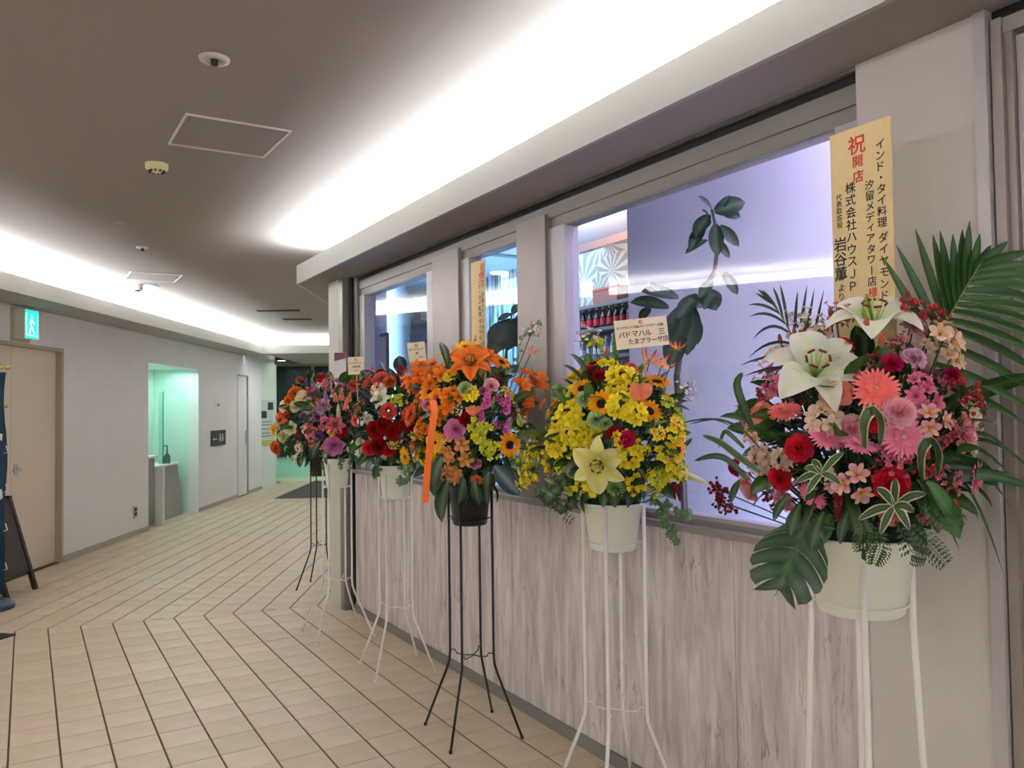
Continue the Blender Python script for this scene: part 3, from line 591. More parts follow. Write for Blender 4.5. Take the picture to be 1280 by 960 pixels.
# ---------------------------------------------------------------- leaves
DG, MG, LG, GG = c_(26, 56, 26), c_(42, 84, 36), c_(96, 136, 50), c_(30, 60, 44)
def leaf_mesh(name, L=1.0, W=0.2, col=MG, mid=None, bend=0.5, fold=0.25, nu=7, edge=None):
    """leaf along +Y, upper side +Z, drooping by bend"""
    mb = MB(); rows = []; cols = []; y = z = 0.0; a = 0.15
    for i in range(nu+1):
        u = i/nu; wd = W*math.sin(PI*min(1, u*.9+.06))**.8 if i < nu else 0.004
        vs = (-1, -.55, 0, .55, 1)
        rows.append([(v*wd, y, z+fold*abs(v)*wd) for v in vs]); m = mid or mixc(col, (.3, .4, .15), .25)
        e = edge or col; cols.append([e, col, m, col, e]); y += math.cos(a)*L/nu; z += math.sin(a)*L/nu; a -= bend*2/nu
    mb.grid(rows, cols); return mb.mesh(name, LEAF, True)
LF_DARK = leaf_mesh('leaf', col=DG, W=.2); LF_MID = leaf_mesh('leaf', col=MG, W=.24, bend=.3); LF_LIGHT = leaf_mesh('leaf', col=LG, W=.2, bend=.2); LF_BROAD = leaf_mesh('leaf', col=c_(40, 96, 34), W=.3, bend=.3); LF_VAR = leaf_mesh('leaf', col=c_(34, 70, 34), W=.16, bend=.45, edge=c_(214, 220, 170)); LF_BLUE = leaf_mesh('leaf', col=c_(46, 72, 80), W=.34, bend=.2, mid=c_(110, 130, 130))
LF_DROOP = leaf_mesh('leaf', col=c_(24, 58, 36), W=.26, bend=.35)
def ribbon_leaf(name, pts, width, parent, col=DG, edge=None, n=18, side=None, twist=0.0, shape='strap', label=None, fold=.12):
    """leaf blade that follows a line of world points (smoothed)"""
    P = [Vector(p) for p in pts]; out = []
    for i in range(n+1):
        t = i/n*(len(P)-1); k = min(int(t), len(P)-2); u = t-k
        p0, p1, p2, p3 = P[max(k-1, 0)], P[k], P[k+1], P[min(k+2, len(P)-1)]
        out.append(0.5*((2*p1)+(p2-p0)*u+(2*p0-5*p1+4*p2-p3)*u*u+(3*p1-p0-3*p2+p3)*u**3))
    mb = MB(); rows = []; cols = []
    for i, p in enumerate(out):
        t = (out[min(i+1, n)]-out[max(i-1, 0)]).normalized(); s = t.cross(side or -_F).normalized(); nn = s.cross(t)
        if twist: s = Quaternion(t, twist*i/n) @ s; nn = s.cross(t)
        u = i/n; wd = width*(math.sin(PI*min(1, u*.88+.1))**.6 if shape == 'strap' else math.sin(PI*min(1, u*.9+.06)))
        if i == n: wd = width*.04
        rows.append([p+s*(wd*v)+nn*(fold*width*abs(v)) for v in (-1, -.6, 0, .6, 1)]); e = edge or col; cols.append([e, col, mixc(col, (.25, .35, .1), .2), col, e])
    mb.grid(rows, cols); return part(name, mb, LEAF, parent, True, label)
def frond(parent, pts, tips, wd=.012, name='palm_frond', label=None, col=c_(26, 66, 24), droop=0.0):
    """feather leaf: a rib through world points, with leaflets to the listed world tips"""
    rb = MB(); rb.col = c_(110, 130, 60); rb.tube(pts, .0035, 5, .0015); f = part(name, rb, LEAF, parent, True, label)
    for (t, tip, sag) in tips:
        k = t*(len(pts)-1); i = min(int(k), len(pts)-2); a = Vector(pts[i]).lerp(Vector(pts[i+1]), k-i); b = Vector(tip)
        ax = b-a; L = ax.length; up = Vector((0, 0, 1)); mb = MB(); rows = []; cols = []; n = 7
        for q in range(n+1):
            u = q/n; p = a+ax*u+up*(sag*L*4*u*(1-u)); d = (ax+up*(sag*L*4*(1-2*u))).normalized(); s = d.cross(-_F).normalized(); w_ = wd*math.sin(PI*min(1, u*.85+.13))**.8 if q < n else wd*.05
            rows.append([p-s*w_, p+_F*(w_*.5), p+s*w_]); cols.append([col, mixc(col, (.1, .2, .05), .3), col])
        mb.grid(rows, cols); T = parent.location; o = link('leaflet', mb.mesh('leaflet', LEAF, True, T), f)
    return f

# ================================================================ STANDS, POTS, ARRANGEMENTS
def rotq(n, spin): return Vector(n).to_track_quat('Z', 'Y') @ Quaternion((0, 0, 1), spin)
def stand(label, c, mt, a0=38, r1=.112, r2=.245, zb=.30, rad=.0062, ztop=1.13, rp=.09, splay=None, group='wire flower stands along the shop front'):
    t = thing('flower_stand', label, 'flower stand', (c[0], c[1], 0), 0, group)
    for k in range(4):
        a = math.radians(a0+90*k); ca, sa = math.cos(a), math.sin(a)
        prof = splay or [(r1, ztop), (r1, zb+.06), (r1+.004, zb+.02), (r1+.018, zb-.02), (r2, .008)]
        mb = MB().tube([(r*ca, r*sa, z) for r, z in prof], rad, 8).tube([(prof[-1][0]*ca, prof[-1][0]*sa, .012), (prof[-1][0]*ca*1.003, prof[-1][0]*sa*1.003, 0)], rad*1.35, 8)
        part('leg', mb, mt, t, True, world=False)
    for k in range(2):
        a = math.radians(a0+90*k); ca, sa = math.cos(a), math.sin(a); z = zb+.058; r = r1-.004
        pts = [(-r, z+.012), (-r*.8, z+.012), (-r*.72, z-.004), (-r*.4, z-.008), (0, z-.012+k*.008), (r*.4, z-.008), (r*.72, z-.004), (r*.8, z+.012), (r, z+.012)]
        part('brace', MB().tube([(q*ca, q*sa, zz) for q, zz in pts], .0028, 6), mt, t, True, world=False)
    zr = .985; n = 24
    mb = MB().tube([(rp*1.0*math.cos(2*PI*k/n), rp*math.sin(2*PI*k/n), zr) for k in range(n+1)], .003, 6)
    for k in range(4):
        a = math.radians(a0+90*k); mb.tube([((rp)*math.cos(a), rp*math.sin(a), zr), ((rp+r1)/2*math.cos(a), (rp+r1)/2*math.sin(a), zr+.008), (r1*math.cos(a), r1*math.sin(a), zr+.006)], .0028, 5)
    part('pot_ring', mb, mt, t, True, world=False)
    return t
def pot_geo(rb, rt, h):
    return MB().lathe([(1e-3, 0), (rb*.93, 0), (rb, .006), (rb+(rt-rb)*.93, h*.93), (rt+.004, h*.94), (rt+.005, h), (rt-.001, h), (rt-.006, h*.93), (rb-.004, .01), (1e-3, .008)], 32)
PLACED = {}
def arrangement(label, c, E, rad, pot, potmat, items, fill, nfill, nleaf, leaves, seed=1, zlow=-.75, front=.35, leaf_len=.09, core=DG, group=None, stemcol=None):
    """c: centre of the pot's foot; E, rad: centre and radii of the ball of flowers"""
    r = random.Random(seed); root = thing('flower_arrangement', label, 'flower arrangement', c, 0, group); E = Vector(E); rv = Vector(rad)
    part('pot', pot_geo(*pot), potmat, root, True, world=False)
    top = Vector(c)+Vector((0, 0, pot[2])); part('foam', MB().lathe([(1e-3, -.02), (pot[1]*.9, -.02), (pot[1]*.85, .03), (pot[1]*.5, .07), (1e-3, .08)], 16), M_FOAM, root, True, world=False).location = (0, 0, pot[2])
    pts = []; stems = MB(); stems.col = stemcol or c_(60, 96, 40)
    def surf(px, py, push):
        o = Vector((0, 0, CAMZ)); d = (at(px, py, 1)-o); os = Vector([(o[k]-E[k])/(rv[k]*push) for k in range(3)]); ds = Vector([d[k]/(rv[k]*push) for k in range(3)])
        A, Bq, Cq = ds.dot(ds), os.dot(ds), os.dot(os)-1; D = Bq*Bq-A*Cq
        t = (-Bq-math.sqrt(D))/A if D > 0 else -Bq/A
        return o+d*t
    def put(key, P, radius, n, spin, tiltv=None):
        name, lab, me, kids = PROTO[key]; q = rotq(n, spin)
        o = link(name, me, root, P-root.location, q, radius); o['label'] = lab
        for kd in kids:
            k = link(kd[0], kd[1], o)
            if len(kd) > 2: k.rotation_euler = (0, 0, kd[2])
        mid = (P+top)/2+Vector((0, 0, -.02)); stems.tube([P-Vector(n)*radius*.1, mid, top], .0022, 4); pts.append((P, radius))
    for it in items:
        key, px, py, sz = it[:4]; push = it[4] if len(it) > 4 else 1.0; mode = it[5] if len(it) > 5 else None
        P = surf(px, py, push); dep = (P-Vector((0, 0, CAMZ))).dot(_F); rr = sz/2*dep/FPX
        n = Vector([(P[k]-E[k])/rv[k] for k in range(3)]).normalized()
        if mode is None: n = (n*(1-front)-_F*front+Vector((0, 0, .12))).normalized()
        elif mode == 'up': n = (n*.35+Vector((0, 0, 1))).normalized()
        elif mode == 'down': n = (n*.25-Vector((0, 0, 1))).normalized()
        else: n = Vector(mode).normalized()
        put(key, P, rr, n, r.uniform(0, 6.28))
    tries = 0; cnt = 0
    while cnt < nfill and tries < nfill*30:
        tries += 1; n = Vector((r.gauss(0, 1), r.gauss(0, 1), r.gauss(.15, 1))).normalized()
        if n.z < zlow: continue
        k, size = r.choice(fill); f = r.uniform(.84, .98); P = E+Vector([n[q]*rv[q]*f for q in range(3)])
        if P.z < top.z+.02: continue
        if any((P-Q).length < (size+q)*.72 for Q, q in pts): continue
        put(k, P, size*r.uniform(.85, 1.15), (n+Vector((0, 0, .15))).normalized(), r.uniform(0, 6)); cnt += 1
    for k in range(nleaf):
        n = Vector((r.gauss(0, 1), r.gauss(0, 1), r.gauss(-.1, .9))).normalized()
        f = r.uniform(.55, .9); P = E+Vector([n[q]*rv[q]*f for q in range(3)])
        if P.z < top.z-.02: P.z = top.z+r.uniform(-.02, .05)
        d = (n+Vector((r.uniform(-.4, .4), r.uniform(-.4, .4), r.uniform(-.3, .5)))).normalized(); q = d.to_track_quat('Y', 'Z') @ Quaternion((0, 1, 0), r.uniform(-1, 1))
        link('leaf', r.choice(leaves), root, P-root.location, q, leaf_len*r.uniform(.7, 1.4))
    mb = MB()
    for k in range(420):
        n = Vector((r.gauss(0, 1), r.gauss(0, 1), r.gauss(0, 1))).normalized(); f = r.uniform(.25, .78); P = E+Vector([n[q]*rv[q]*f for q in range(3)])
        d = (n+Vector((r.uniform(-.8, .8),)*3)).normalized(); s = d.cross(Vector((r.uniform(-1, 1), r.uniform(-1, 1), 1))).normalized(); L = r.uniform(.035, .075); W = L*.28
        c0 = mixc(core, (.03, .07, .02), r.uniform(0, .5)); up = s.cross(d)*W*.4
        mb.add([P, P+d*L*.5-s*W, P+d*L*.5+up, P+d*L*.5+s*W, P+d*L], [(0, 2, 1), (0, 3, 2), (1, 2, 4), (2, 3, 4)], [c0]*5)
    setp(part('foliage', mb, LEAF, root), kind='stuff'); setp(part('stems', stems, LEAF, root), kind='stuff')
    return root
def leaf_at(root, me, px, py, dep, tx, ty, tdep, roll=0.0, width=1.0):
    a = at(px, py, dep); b = at(tx, ty, tdep); d = b-a; y = d.normalized(); z = (-_F+Vector((0, 0, .45))); z = (z-y*z.dot(y)).normalized(); x = y.cross(z); q = Matrix((x, y, z)).transposed().to_quaternion() @ Quaternion((0, 1, 0), roll)
    return link('leaf', me, root, a-root.location, q, (d.length*width, d.length, d.length))
def ivy(root, pts, n, seed=1, size=.022, col=MG):
    """trailing stem with lobed leaves"""
    r = random.Random(seed); P = [Vector(p) for p in pts]; mb = MB(); mb.col = c_(90, 110, 60); mb.tube(P, .0018, 4)
    o = part('ivy_trail', mb, LEAF, root, True); out = [(0, -.1), (.5, -.45), (1, -.1), (.72, .25), (.85, .75), (.35, .7), (0, 1.3), (-.35, .7), (-.85, .75), (-.72, .25), (-1, -.1), (-.5, -.45)]
    lm = MB(); lm.add([(0, .2, .12)]+[(x, y, -.1*abs(x)) for x, y in out], [(0, k+1, (k+1) % 12+1) for k in range(12)], [mixc(col, (.3, .4, .2), .4)]+[col]*12); me = lm.mesh('leaf', LEAF, False)
    for k in range(n):
        t = (k+.5)/n*(len(P)-1); i = min(int(t), len(P)-2); p = P[i].lerp(P[i+1], t-i)+Vector((r.uniform(-1, 1), r.uniform(-1, 1), r.uniform(-1, 1)))*size*.9
        d = Vector((r.uniform(-1, 1), r.uniform(-1, 1), -r.uniform(.2, 1.2))).normalized(); q = (-_F+Vector((r.uniform(-.6, .6), r.uniform(-.6, .6), r.uniform(0, .8)))).to_track_quat('Z', 'Y') @ Quaternion((0, 0, 1), r.uniform(2, 4.2))
        link('leaf', me, o, p-root.location, q, size*r.uniform(.7, 1.2))
    return o
def fern(root, pts, seed=1, L=.035, col=c_(34, 70, 30), n=16, name='fern_frond'):
    P = [Vector(p) for p in pts]; mb = MB(); mb.col = col; mb.tube(P, .0015, 4, .0006); r = random.Random(seed)
    for k in range(n):
        t = (k+.8)/(n+.5)*(len(P)-1); i = min(int(t), len(P)-2); p = P[i].lerp(P[i+1], t-i); ax = (P[i+1]-P[i]).normalized(); s = ax.cross(-_F).normalized(); l = L*math.sin(PI*min(1, (1-k/n)*.75+.18))
        for sg in (-1, 1):
            for m in range(3):
                q = p+s*sg*l*(m+.3)/3; d = (s*sg+ax*.8*(1 if m else .4)+Vector((0, 0, r.uniform(-.3, .1)))).normalized(); w_ = s.cross(d).normalized()*0+ax*.004*(1.2-m*.25); mb.add([q, q+d*l*.28-w_, q+d*l*.5, q+d*l*.28+w_], [(0, 1, 2, 3)], [mixc(col, (.1, .2, .05), r.uniform(0, .5))]*4)
    return part(name, mb, LEAF, root)
def monstera(root, base, tip, width, nrm, col=c_(22, 56, 34)):
    base, tip = Vector(base), Vector(tip); ax = (tip-base); L = ax.length; ax.normalize(); nrm = Vector(nrm).normalized(); s = ax.cross(nrm).normalized(); mb = MB(); mc = mixc(col, (.3, .5, .2), .25)
    N = 5
    def W(u): return width*(math.sin(PI*min(1, max(0, u*.83+.17)))**.65)*(1-.12*u)
    for sg in (-1, 1):
        for k in range(N):
            u0, u1 = k/N, (k+1)/N; w0, w1 = W(u0), W(u1); gap = .16 if k in (2, 3, 4) else 0.03; rows = []; cols = []
            for m in range(6):
                f = m/5; g = gap*max(0, f-.5)/.5 if k > 0 else 0; sw = .16*f*f+.05*f
                a0 = u0+sw+(g/N); a1 = u1+sw-(g/N if k < N-1 else 0); ww0, ww1 = w0*f, w1*f
                if k == N-1: a1 = 1+0.0*f-(.10*f); ww1 = w1*f*.4
                dz = -.22*width*f*f+.03*width*math.sin(k*2+f*3)
                rows.append([base+ax*(a0*L*.9)+s*(sg*ww0)+nrm*dz, base+ax*((a0+a1)/2*L*.92)+s*(sg*(ww0+ww1)/2*(1.06 if m == 5 else 1))+nrm*(dz+.012*width), base+ax*(a1*L*.9)+s*(sg*ww1)+nrm*dz])
                cols.append([mc if m == 0 else col, mixc(col, mc, .6), mc if m == 0 else col])
            mb.grid(rows, cols)
    mb.col = mc; mb.tube([base-ax*L*.25-nrm*.02, base, base+ax*L*.55, base+ax*L*.93], .0035, 5, .001)
    return part('monstera_leaf', mb, LEAF, root, True)

# positions of the six stands (centre of each, on the floor)
S1, S2, S3, S4, S5, S6 = (1.86, 1.285), (1.905, 2.36), (1.767, 3.244), (1.83, 4.265), (1.783, 5.14), (2.15, 6.60)
stand('white wire stand with splayed legs under the pink and white bouquet', S1, M_STANDW, 38, .122, .16, .30, .0083, 1.10, .116, splay=[(.124, 1.10), (.122, .93), (.135, .60), (.150, .33), (.175, .25), (.265, .008)])
stand('white wire stand under the yellow bouquet', S2, M_STANDW, 38, .118, .245, .30, .0072, 1.13, .092)
stand('black wire stand under the orange bouquet with the ribbon', S3, M_STANDK, 38, .110, .243, .30, .0062, 1.12, .086)
stand('white wire stand under the crimson red bouquet', S4, M_STANDW, 38, .108, .245, .30, .0066, 1.13, .084)
stand('white wire stand under the mauve bouquet by the corner column', S5, M_STANDW, 41, .108, .27, .31, .0066, 1.14, .088)
stand('black wire stand farthest down the corridor, past the corner column', S6, M_STANDK, 7, .095, .225, .30, .0062, 1.12, .085)

# ---- 1: pink, white and red (nearest)
it1 = [('lily_white', 1018, 470, 136, 1.04, (-.5, -.55, .55)), ('lily_white', 1092, 410, 132, .98, (-.35, -.3, .9)), ('bud_green', 1083, 398, 62, 1.12, 'up'),
 ('carn_red', 1051, 436, 36), ('bud_red', 1083, 405, 18, 1.2, 'up'), ('bud_red', 1102, 426, 20, 1.16, 'up'), ('carn_mag', 1115, 455, 30), ('carn_red', 999, 560, 40, 1.02), ('carn_red', 976, 597, 36, 1.02), ('carn_red', 1114, 604, 50, 1.02), ('carn_mag', 921, 584, 26),
 ('gerb_coral', 1095, 487, 62, 1.05), ('gerb_pink', 1129, 547, 60, 1.04), ('gerb_pink', 1033, 548, 46, 1.04, (-.4, -.6, .75)), ('gerb_pink', 1074, 557, 48, 1.05, (-.2, -.45, .9)), ('gerb_coral', 981, 515, 46, 1.03, (-.5, -.3, .9)),
 ('carn_pink', 1124, 517, 46, 1.08), ('carn_pink', 1142, 411, 36), ('carn_lav', 1142, 449, 34), ('rose_coral', 1046, 493, 42, 1.03), ('rose_pw', 940, 608, 38), ('carn_coral', 1010, 444, 36), ('carn_coral', 992, 447, 30),
 ('als_cream', 1024, 417, 46), ('als_cream', 972, 443, 46), ('als_cream', 1029, 524, 52, 1.02), ('als_cream', 952, 575, 46), ('als_peach', 1182, 420, 60), ('als_peach', 1190, 446, 44), ('als_cream', 1160, 432, 34), ('als_mauve', 941, 541, 40), ('als_mauve', 1168, 526, 52, 1.02),
 ('als_mauve', 1068, 605, 58, 1.04), ('als_mauve', 1045, 600, 40, 1.02), ('als_pink', 1155, 500, 54), ('als_pink', 1078, 467, 44), ('als_pink', 1150, 478, 36), ('stock_red', 952, 500, 26, 1.0, 'up'), ('als_pink', 1056, 462, 34),
 ('berry_red', 1143, 388, 56, 1.04), ('berry_red', 1168, 395, 40), ('berry_red', 1207, 492, 50, 1.02), ('berry_red', 1215, 507, 40, 1.05), ('berry_red', 1150, 578, 44, 1.05), ('berry_dark', 1007, 588, 36), ('amar', 1047, 634, 20, 1.05, 'down'), ('stock_red', 1185, 548, 26, 1.0, (.6, -.3, .4)), ('stock_red', 1165, 590, 22, 1.0, (.6, -.4, .2)),
 ('berry_dark', 902, 615, 44), ('berry_dark', 912, 632, 36), ('amar', 900, 628, 12, 1.05, 'down'), ('spray_rose', 962, 470, 50), ('spray_rose', 935, 520, 40), ('spray_rose', 1125, 432, 40), ('bud_red', 975, 424, 14, 1.08, 'up'), ('spray_rose', 1120, 580, 50), ('bud_pink', 1038, 390, 16, 1.05, 'up'), ('bud_pink', 993, 415, 14, 1.05, 'up'),
 ('spray_wax', 1005, 408, 60), ('spray_rose', 1046, 395, 44), ('als_pink', 968, 482, 40), ('rose_coral', 952, 516, 30), ('als_cream', 978, 575, 36), ('carn_mag', 1190, 470, 26), ('spray_rose', 1200, 530, 40), ('als_pink', 1110, 560, 30), ('berry_red', 1095, 585, 30)]
A1 = arrangement('largest bouquet of white lilies, pink gerberas, red carnations and palm fronds', (S1[0], S1[1], .955), (1.845, 1.275, 1.40), (.225, .31, .27), (.106, .138, .20), M_POTW, it1,
 [('carn_pink', .035), ('als_cream', .045), ('gerb_pink', .045), ('carn_red', .035), ('berry_red', .04), ('rose_coral', .035), ('spray_wax', .05), ('spray_rose', .04), ('als_pink', .035), ('bud_pink', .012)], 90, 190, [LF_DARK, LF_DARK, LF_MID, LF_BROAD], 11, leaf_len=.085, stemcol=c_(50, 80, 36))
frond(A1, [at(1140, 600, 2.0), at(1160, 500, 2.0), at(1178, 412, 1.97), at(1200, 372, 1.93), at(1228, 326, 1.9)],
 [(t, at(x, y, d), sg) for t, x, y, d, sg in ((.42, 1104, 322, 2.0, .02), (.48, 1120, 306, 2.0, .02), (.54, 1144, 286, 1.99, .02), (.60, 1166, 293, 1.98, .02), (.65, 1175, 288, 1.97, .02), (.7, 1191, 292, 1.95, .03), (.76, 1203, 286, 1.95, .01), (.81, 1212, 276, 1.94, .0), (.87, 1225, 292, 1.93, .0), (.93, 1239, 306, 1.92, .0), (.98, 1260, 302, 1.9, .0),
  (.97, 1292, 314, 1.82, .03), (.93, 1304, 333, 1.80, .06), (.89, 1312, 350, 1.79, .07), (.85, 1316, 368, 1.78, .07), (.8, 1320, 384, 1.78, .07), (.75, 1322, 400, 1.78, .06), (.7, 1322, 418, 1.78, .06), (.65, 1320, 436, 1.78, .06), (.58, 1318, 455, 1.78, .06), (.52, 1314, 476, 1.79, .06), (.45, 1308, 500, 1.8, .06), (.38, 1300, 520, 1.81, .05), (.32, 1285, 532, 1.83, .05))], .0115, label='large green palm frond spreading over the beige wall', col=c_(34, 78, 26))
frond(A1, [at(1140, 610, 2.0), at(1165, 585, 1.98), at(1185, 560, 1.94), at(1200, 545, 1.9)],
 [(t, at(x, y, d), sg) for t, x, y, d, sg in ((.95, 1268, 572, 1.84, .26), (.8, 1300, 600, 1.80, .22), (.65, 1264, 596, 1.84, .22), (.5, 1263, 634, 1.84, .24), (.3, 1254, 716, 1.86, .33), (.15, 1200, 690, 1.9, .1))], .0045, label='lower palm frond with thin arching leaflets')
frond(A1, [at(1020, 480, 2.1), at(1002, 440, 2.12), at(985, 410, 2.13), at(968, 380, 2.14)],
 [(t, at(x, y, 2.14), sg) for t, x, y, sg in ((1, 947, 361, .0), (.98, 944, 366, .02), (.9, 952, 362, .06), (.78, 966, 359, .12), (.66, 975, 356, .1), (.52, 997, 364, .05), (.42, 1009, 356, .02), (.86, 936, 381, .12), (.72, 937, 396, .18), (.55, 941, 424, .3), (.4, 936, 447, .2), (.25, 925, 457, .1), (.15, 930, 470, .08), (.3, 1018, 360, .0), (.2, 1030, 362, .0))], .0042, label='small dark palm frond behind the lilies', col=c_(26, 40, 44))
monstera(A1, at(1010, 650, 1.84), at(966, 752, 1.80), .088, (-.55, -.6, .55))
for a, (x, y) in enumerate(((1060, 655), (1078, 684), (1118, 668), (1105, 606), (1160, 606), (1130, 608), (1140, 660), (1118, 672), (1096, 674))):
    pass
hub = at(1118, 633, 1.74)
for x, y in ((1072, 650), (1100, 668), (1137, 662), (1158, 617), (1119, 598), (1095, 610), (1142, 640)): ribbon_leaf('striped_leaf', [hub, hub.lerp(at(x, y, 1.72), .5)+Vector((0, 0, .008)), at(x, y, 1.73)], .0105, A1, c_(30, 62, 34), c_(220, 224, 180), 8, shape='oval')
hub = at(1027, 592, 1.76)
for x, y in ((993, 604), (1008, 618), (1014, 575), (1055, 565), (1050, 605), (1005, 585)): ribbon_leaf('striped_leaf', [hub, hub.lerp(at(x, y, 1.74), .5)+Vector((0, 0, .006)), at(x, y, 1.75)], .009, A1, c_(40, 74, 36), c_(214, 220, 160), 8, shape='oval')
for x, y, w_ in ((1090, 530, .0165), (1162, 568, .014)): ribbon_leaf('looped_leaf', [at(x-10, y+30, 1.74), at(x-11, y-2, 1.70), at(x, y-18, 1.69), at(x+11, y-2, 1.70), at(x+9, y+28, 1.74)], w_, A1, c_(40, 72, 40), c_(190, 200, 150), 14, side=Vector((.85, -.3, .3)))
leaf_at(A1, LF_BROAD, 1146, 600, 1.78, 1206, 672, 1.78, .5, .62); leaf_at(A1, LF_BROAD, 1158, 602, 1.76, 1192, 652, 1.74, -.3, .75)
ribbon_leaf('strap_leaf', [at(1135, 612, 1.84), at(1185, 598, 1.84), at(1235, 594, 1.82), at(1292, 610, 1.78)], .014, A1, c_(28, 76, 34), None, 14)
ribbon_leaf('strap_leaf', [at(1090, 596, 1.8), at(1140, 585, 1.84), at(1190, 583, 1.84), at(1260, 592, 1.82)], .008, A1, c_(22, 60, 30), None, 12)
ribbon_leaf('strap_leaf', [at(1160, 520, 1.95), at(1200, 500, 1.93), at(1250, 480, 1.88), at(1300, 468, 1.8)], .022, A1, c_(26, 66, 24), None, 12)
ribbon_leaf('strap_leaf', [at(940, 535, 1.98), at(928, 505, 1.97), at(921, 480, 1.97), at(928, 466, 1.98)], .011, A1, c_(24, 62, 28), None, 12)
ribbon_leaf('strap_leaf', [at(950, 560, 1.95), at(925, 535, 1.98), at(895, 524, 2.0), at(862, 530, 2.02)], .003, A1, c_(30, 56, 30), None, 12)
ribbon_leaf('striped_leaf', [at(950, 590, 1.94), at(925, 572, 1.95), at(900, 553, 1.97), at(878, 544, 1.98)], .009, A1, c_(36, 78, 36), c_(170, 190, 120), 12)
ribbon_leaf('strap_leaf', [at(935, 600, 1.96), at(910, 575, 1.97), at(890, 570, 1.98), at(868, 576, 2.0)], .008, A1, c_(26, 66, 30), None, 12)
ribbon_leaf('strap_leaf', [at(930, 560, 1.98), at(915, 545, 1.98), at(905, 540, 1.99), at(898, 560, 2.0)], .006, A1, c_(60, 90, 40), None, 12)
for k, (a, b, c3) in enumerate((((1100, 650), (1100, 685), (1092, 706)), ((1130, 650), (1160, 680), (1184, 706)), ((1075, 640), (1082, 665), (1078, 690)), ((1150, 630), (1180, 655), (1205, 640)), ((1120, 650), (1140, 690), (1158, 697)))):
    fern(A1, [at(*a, 1.76), at(*b, 1.74), at(*c3, 1.75)], k, .026, c_(40, 66, 34), 12)
for x0, y0, x1, y1 in ((985, 620, 965, 650), (1000, 630, 985, 672), (1030, 640, 1010, 690), (1060, 640, 1048, 680), (1020, 655, 1045, 662), (925, 600, 912, 628)): leaf_at(A1, LF_DROOP, x0, y0, 1.78, x1, y1, 1.76, .6, .6)

# ---- 2: yellow
it2 = [('sunfl', 741, 455, 34), ('sunfl', 727, 486, 32), ('sunfl', 752, 505, 40, 1.05), ('sunfl', 821, 478, 42, 1.0, (-.1, -.35, .9)), ('frees_yellow', 713, 518, 46), ('frees_yellow', 696, 553, 44), ('frees_yellow', 727, 543, 40, 1.03), ('frees_yellow', 713, 541, 34), ('frees_yellow', 777, 508, 44, 1.05), ('frees_yellow', 793, 517, 38, 1.05), ('frees_yellow', 777, 472, 46), ('frees_yellow', 786, 570, 40, 1.03), ('frees_yellow', 738, 540, 36), ('frees_yellow', 770, 487, 34), ('als_yellow', 700, 528, 34), ('als_yellow', 778, 548, 30, 1.06),
 ('pom_green', 731, 500, 30, 1.02), ('pom_green', 746, 525, 34, 1.04), ('pom_green', 682, 573, 36), ('pom_green', 758, 530, 24, 1.02), ('tulip_or', 801, 493, 34, 1.04, (-.35, -.4, .9)), ('carn_dkred', 740, 467, 26), ('carn_dkred', 750, 470, 22), ('carn_mag', 783, 549, 26, 1.05), ('carn_dkred', 768, 543, 24, 1.03), ('lily_yellow', 750, 580, 78, 1.08), ('bud_green', 770, 430, 44, 1.1, 'up'), ('bud_cream', 690, 602, 32, 1.04, (-.7, -.2, .25)), ('bud_cream', 864, 596, 44, 1.04, (.7, -.5, -.35)),
 ('glor', 812, 452, 34), ('glor', 827, 458, 34), ('glor', 846, 436, 28, 1.0, 'up'), ('carn_coral', 788, 462, 22), ('spray_yel', 662, 587, 34), ('spray_yel', 668, 565, 30), ('spray_yel', 737, 601, 42, 1.03), ('spray_yel', 828, 580, 44), ('spray_yel', 690, 575, 34), ('spray_lime', 822, 600, 36), ('spray_yel', 712, 560, 30), ('spray_yel', 655, 600, 26, .98), ('spray_wax', 857, 490, 36), ('spray_wax', 735, 425, 40, 1.0), ('amar', 848, 615, 13, 1.0, 'down'), ('amar', 842, 614, 12, 1.0, 'down'), ('spray_yel', 845, 545, 34, 1), ('spray_yel', 842, 590, 34), ('spray_lime', 745, 430, 26), ('bud_pink', 758, 441, 16, 1.05, 'up'), ('frees_yellow', 760, 455, 30), ('spray_yel', 800, 560, 26), ('als_yellow', 845, 530, 24), ('bud_green', 825, 528, 20, 1.05, (.7, -.5, .2)), ('frees_yellow', 742, 556, 24)]
A2 = arrangement('bouquet of yellow freesias, sunflowers and a pale yellow lily', (S2[0], S2[1], .955), (1.885, 2.345, 1.385), (.205, .34, .27), (.086, .113, .18), M_POTW, it2,
 [('frees_yellow', .05), ('spray_yel', .05), ('sunfl', .05), ('pom_green', .045), ('spray_lime', .045), ('als_yellow', .035)], 60, 220, [LF_DARK, LF_MID, LF_MID, LF_LIGHT], 12, leaf_len=.095)
ivy(A2, [at(820, 620, 2.85), at(829, 645, 2.83), at(838, 660, 2.83), at(843, 678, 2.83)], 15, 3, .020, c_(70, 120, 60)); ivy(A2, [at(822, 625, 2.83), at(850, 640, 2.82), at(862, 646, 2.82)], 9, 4, .018, c_(70, 120, 60))
ivy(A2, [at(700, 600, 2.85), at(690, 612, 2.83), at(682, 622, 2.83), at(712, 628, 2.83)], 22, 5, .026, c_(24, 56, 30)); ivy(A2, [at(765, 590, 2.8), at(772, 604, 2.78), at(788, 612, 2.78), at(765, 612, 2.78)], 22, 6, .026, c_(20, 50, 28)); ivy(A2, [at(820, 500, 2.85), at(840, 530, 2.83), at(835, 560, 2.83)], 22, 7, .026, c_(28, 60, 34))
ribbon_leaf('strap_leaf', [at(848, 530, 2.9), at(870, 525, 2.86), at(892, 524, 2.82), at(915, 533, 2.8)], .003, A2, c_(60, 84, 50), None, 10)
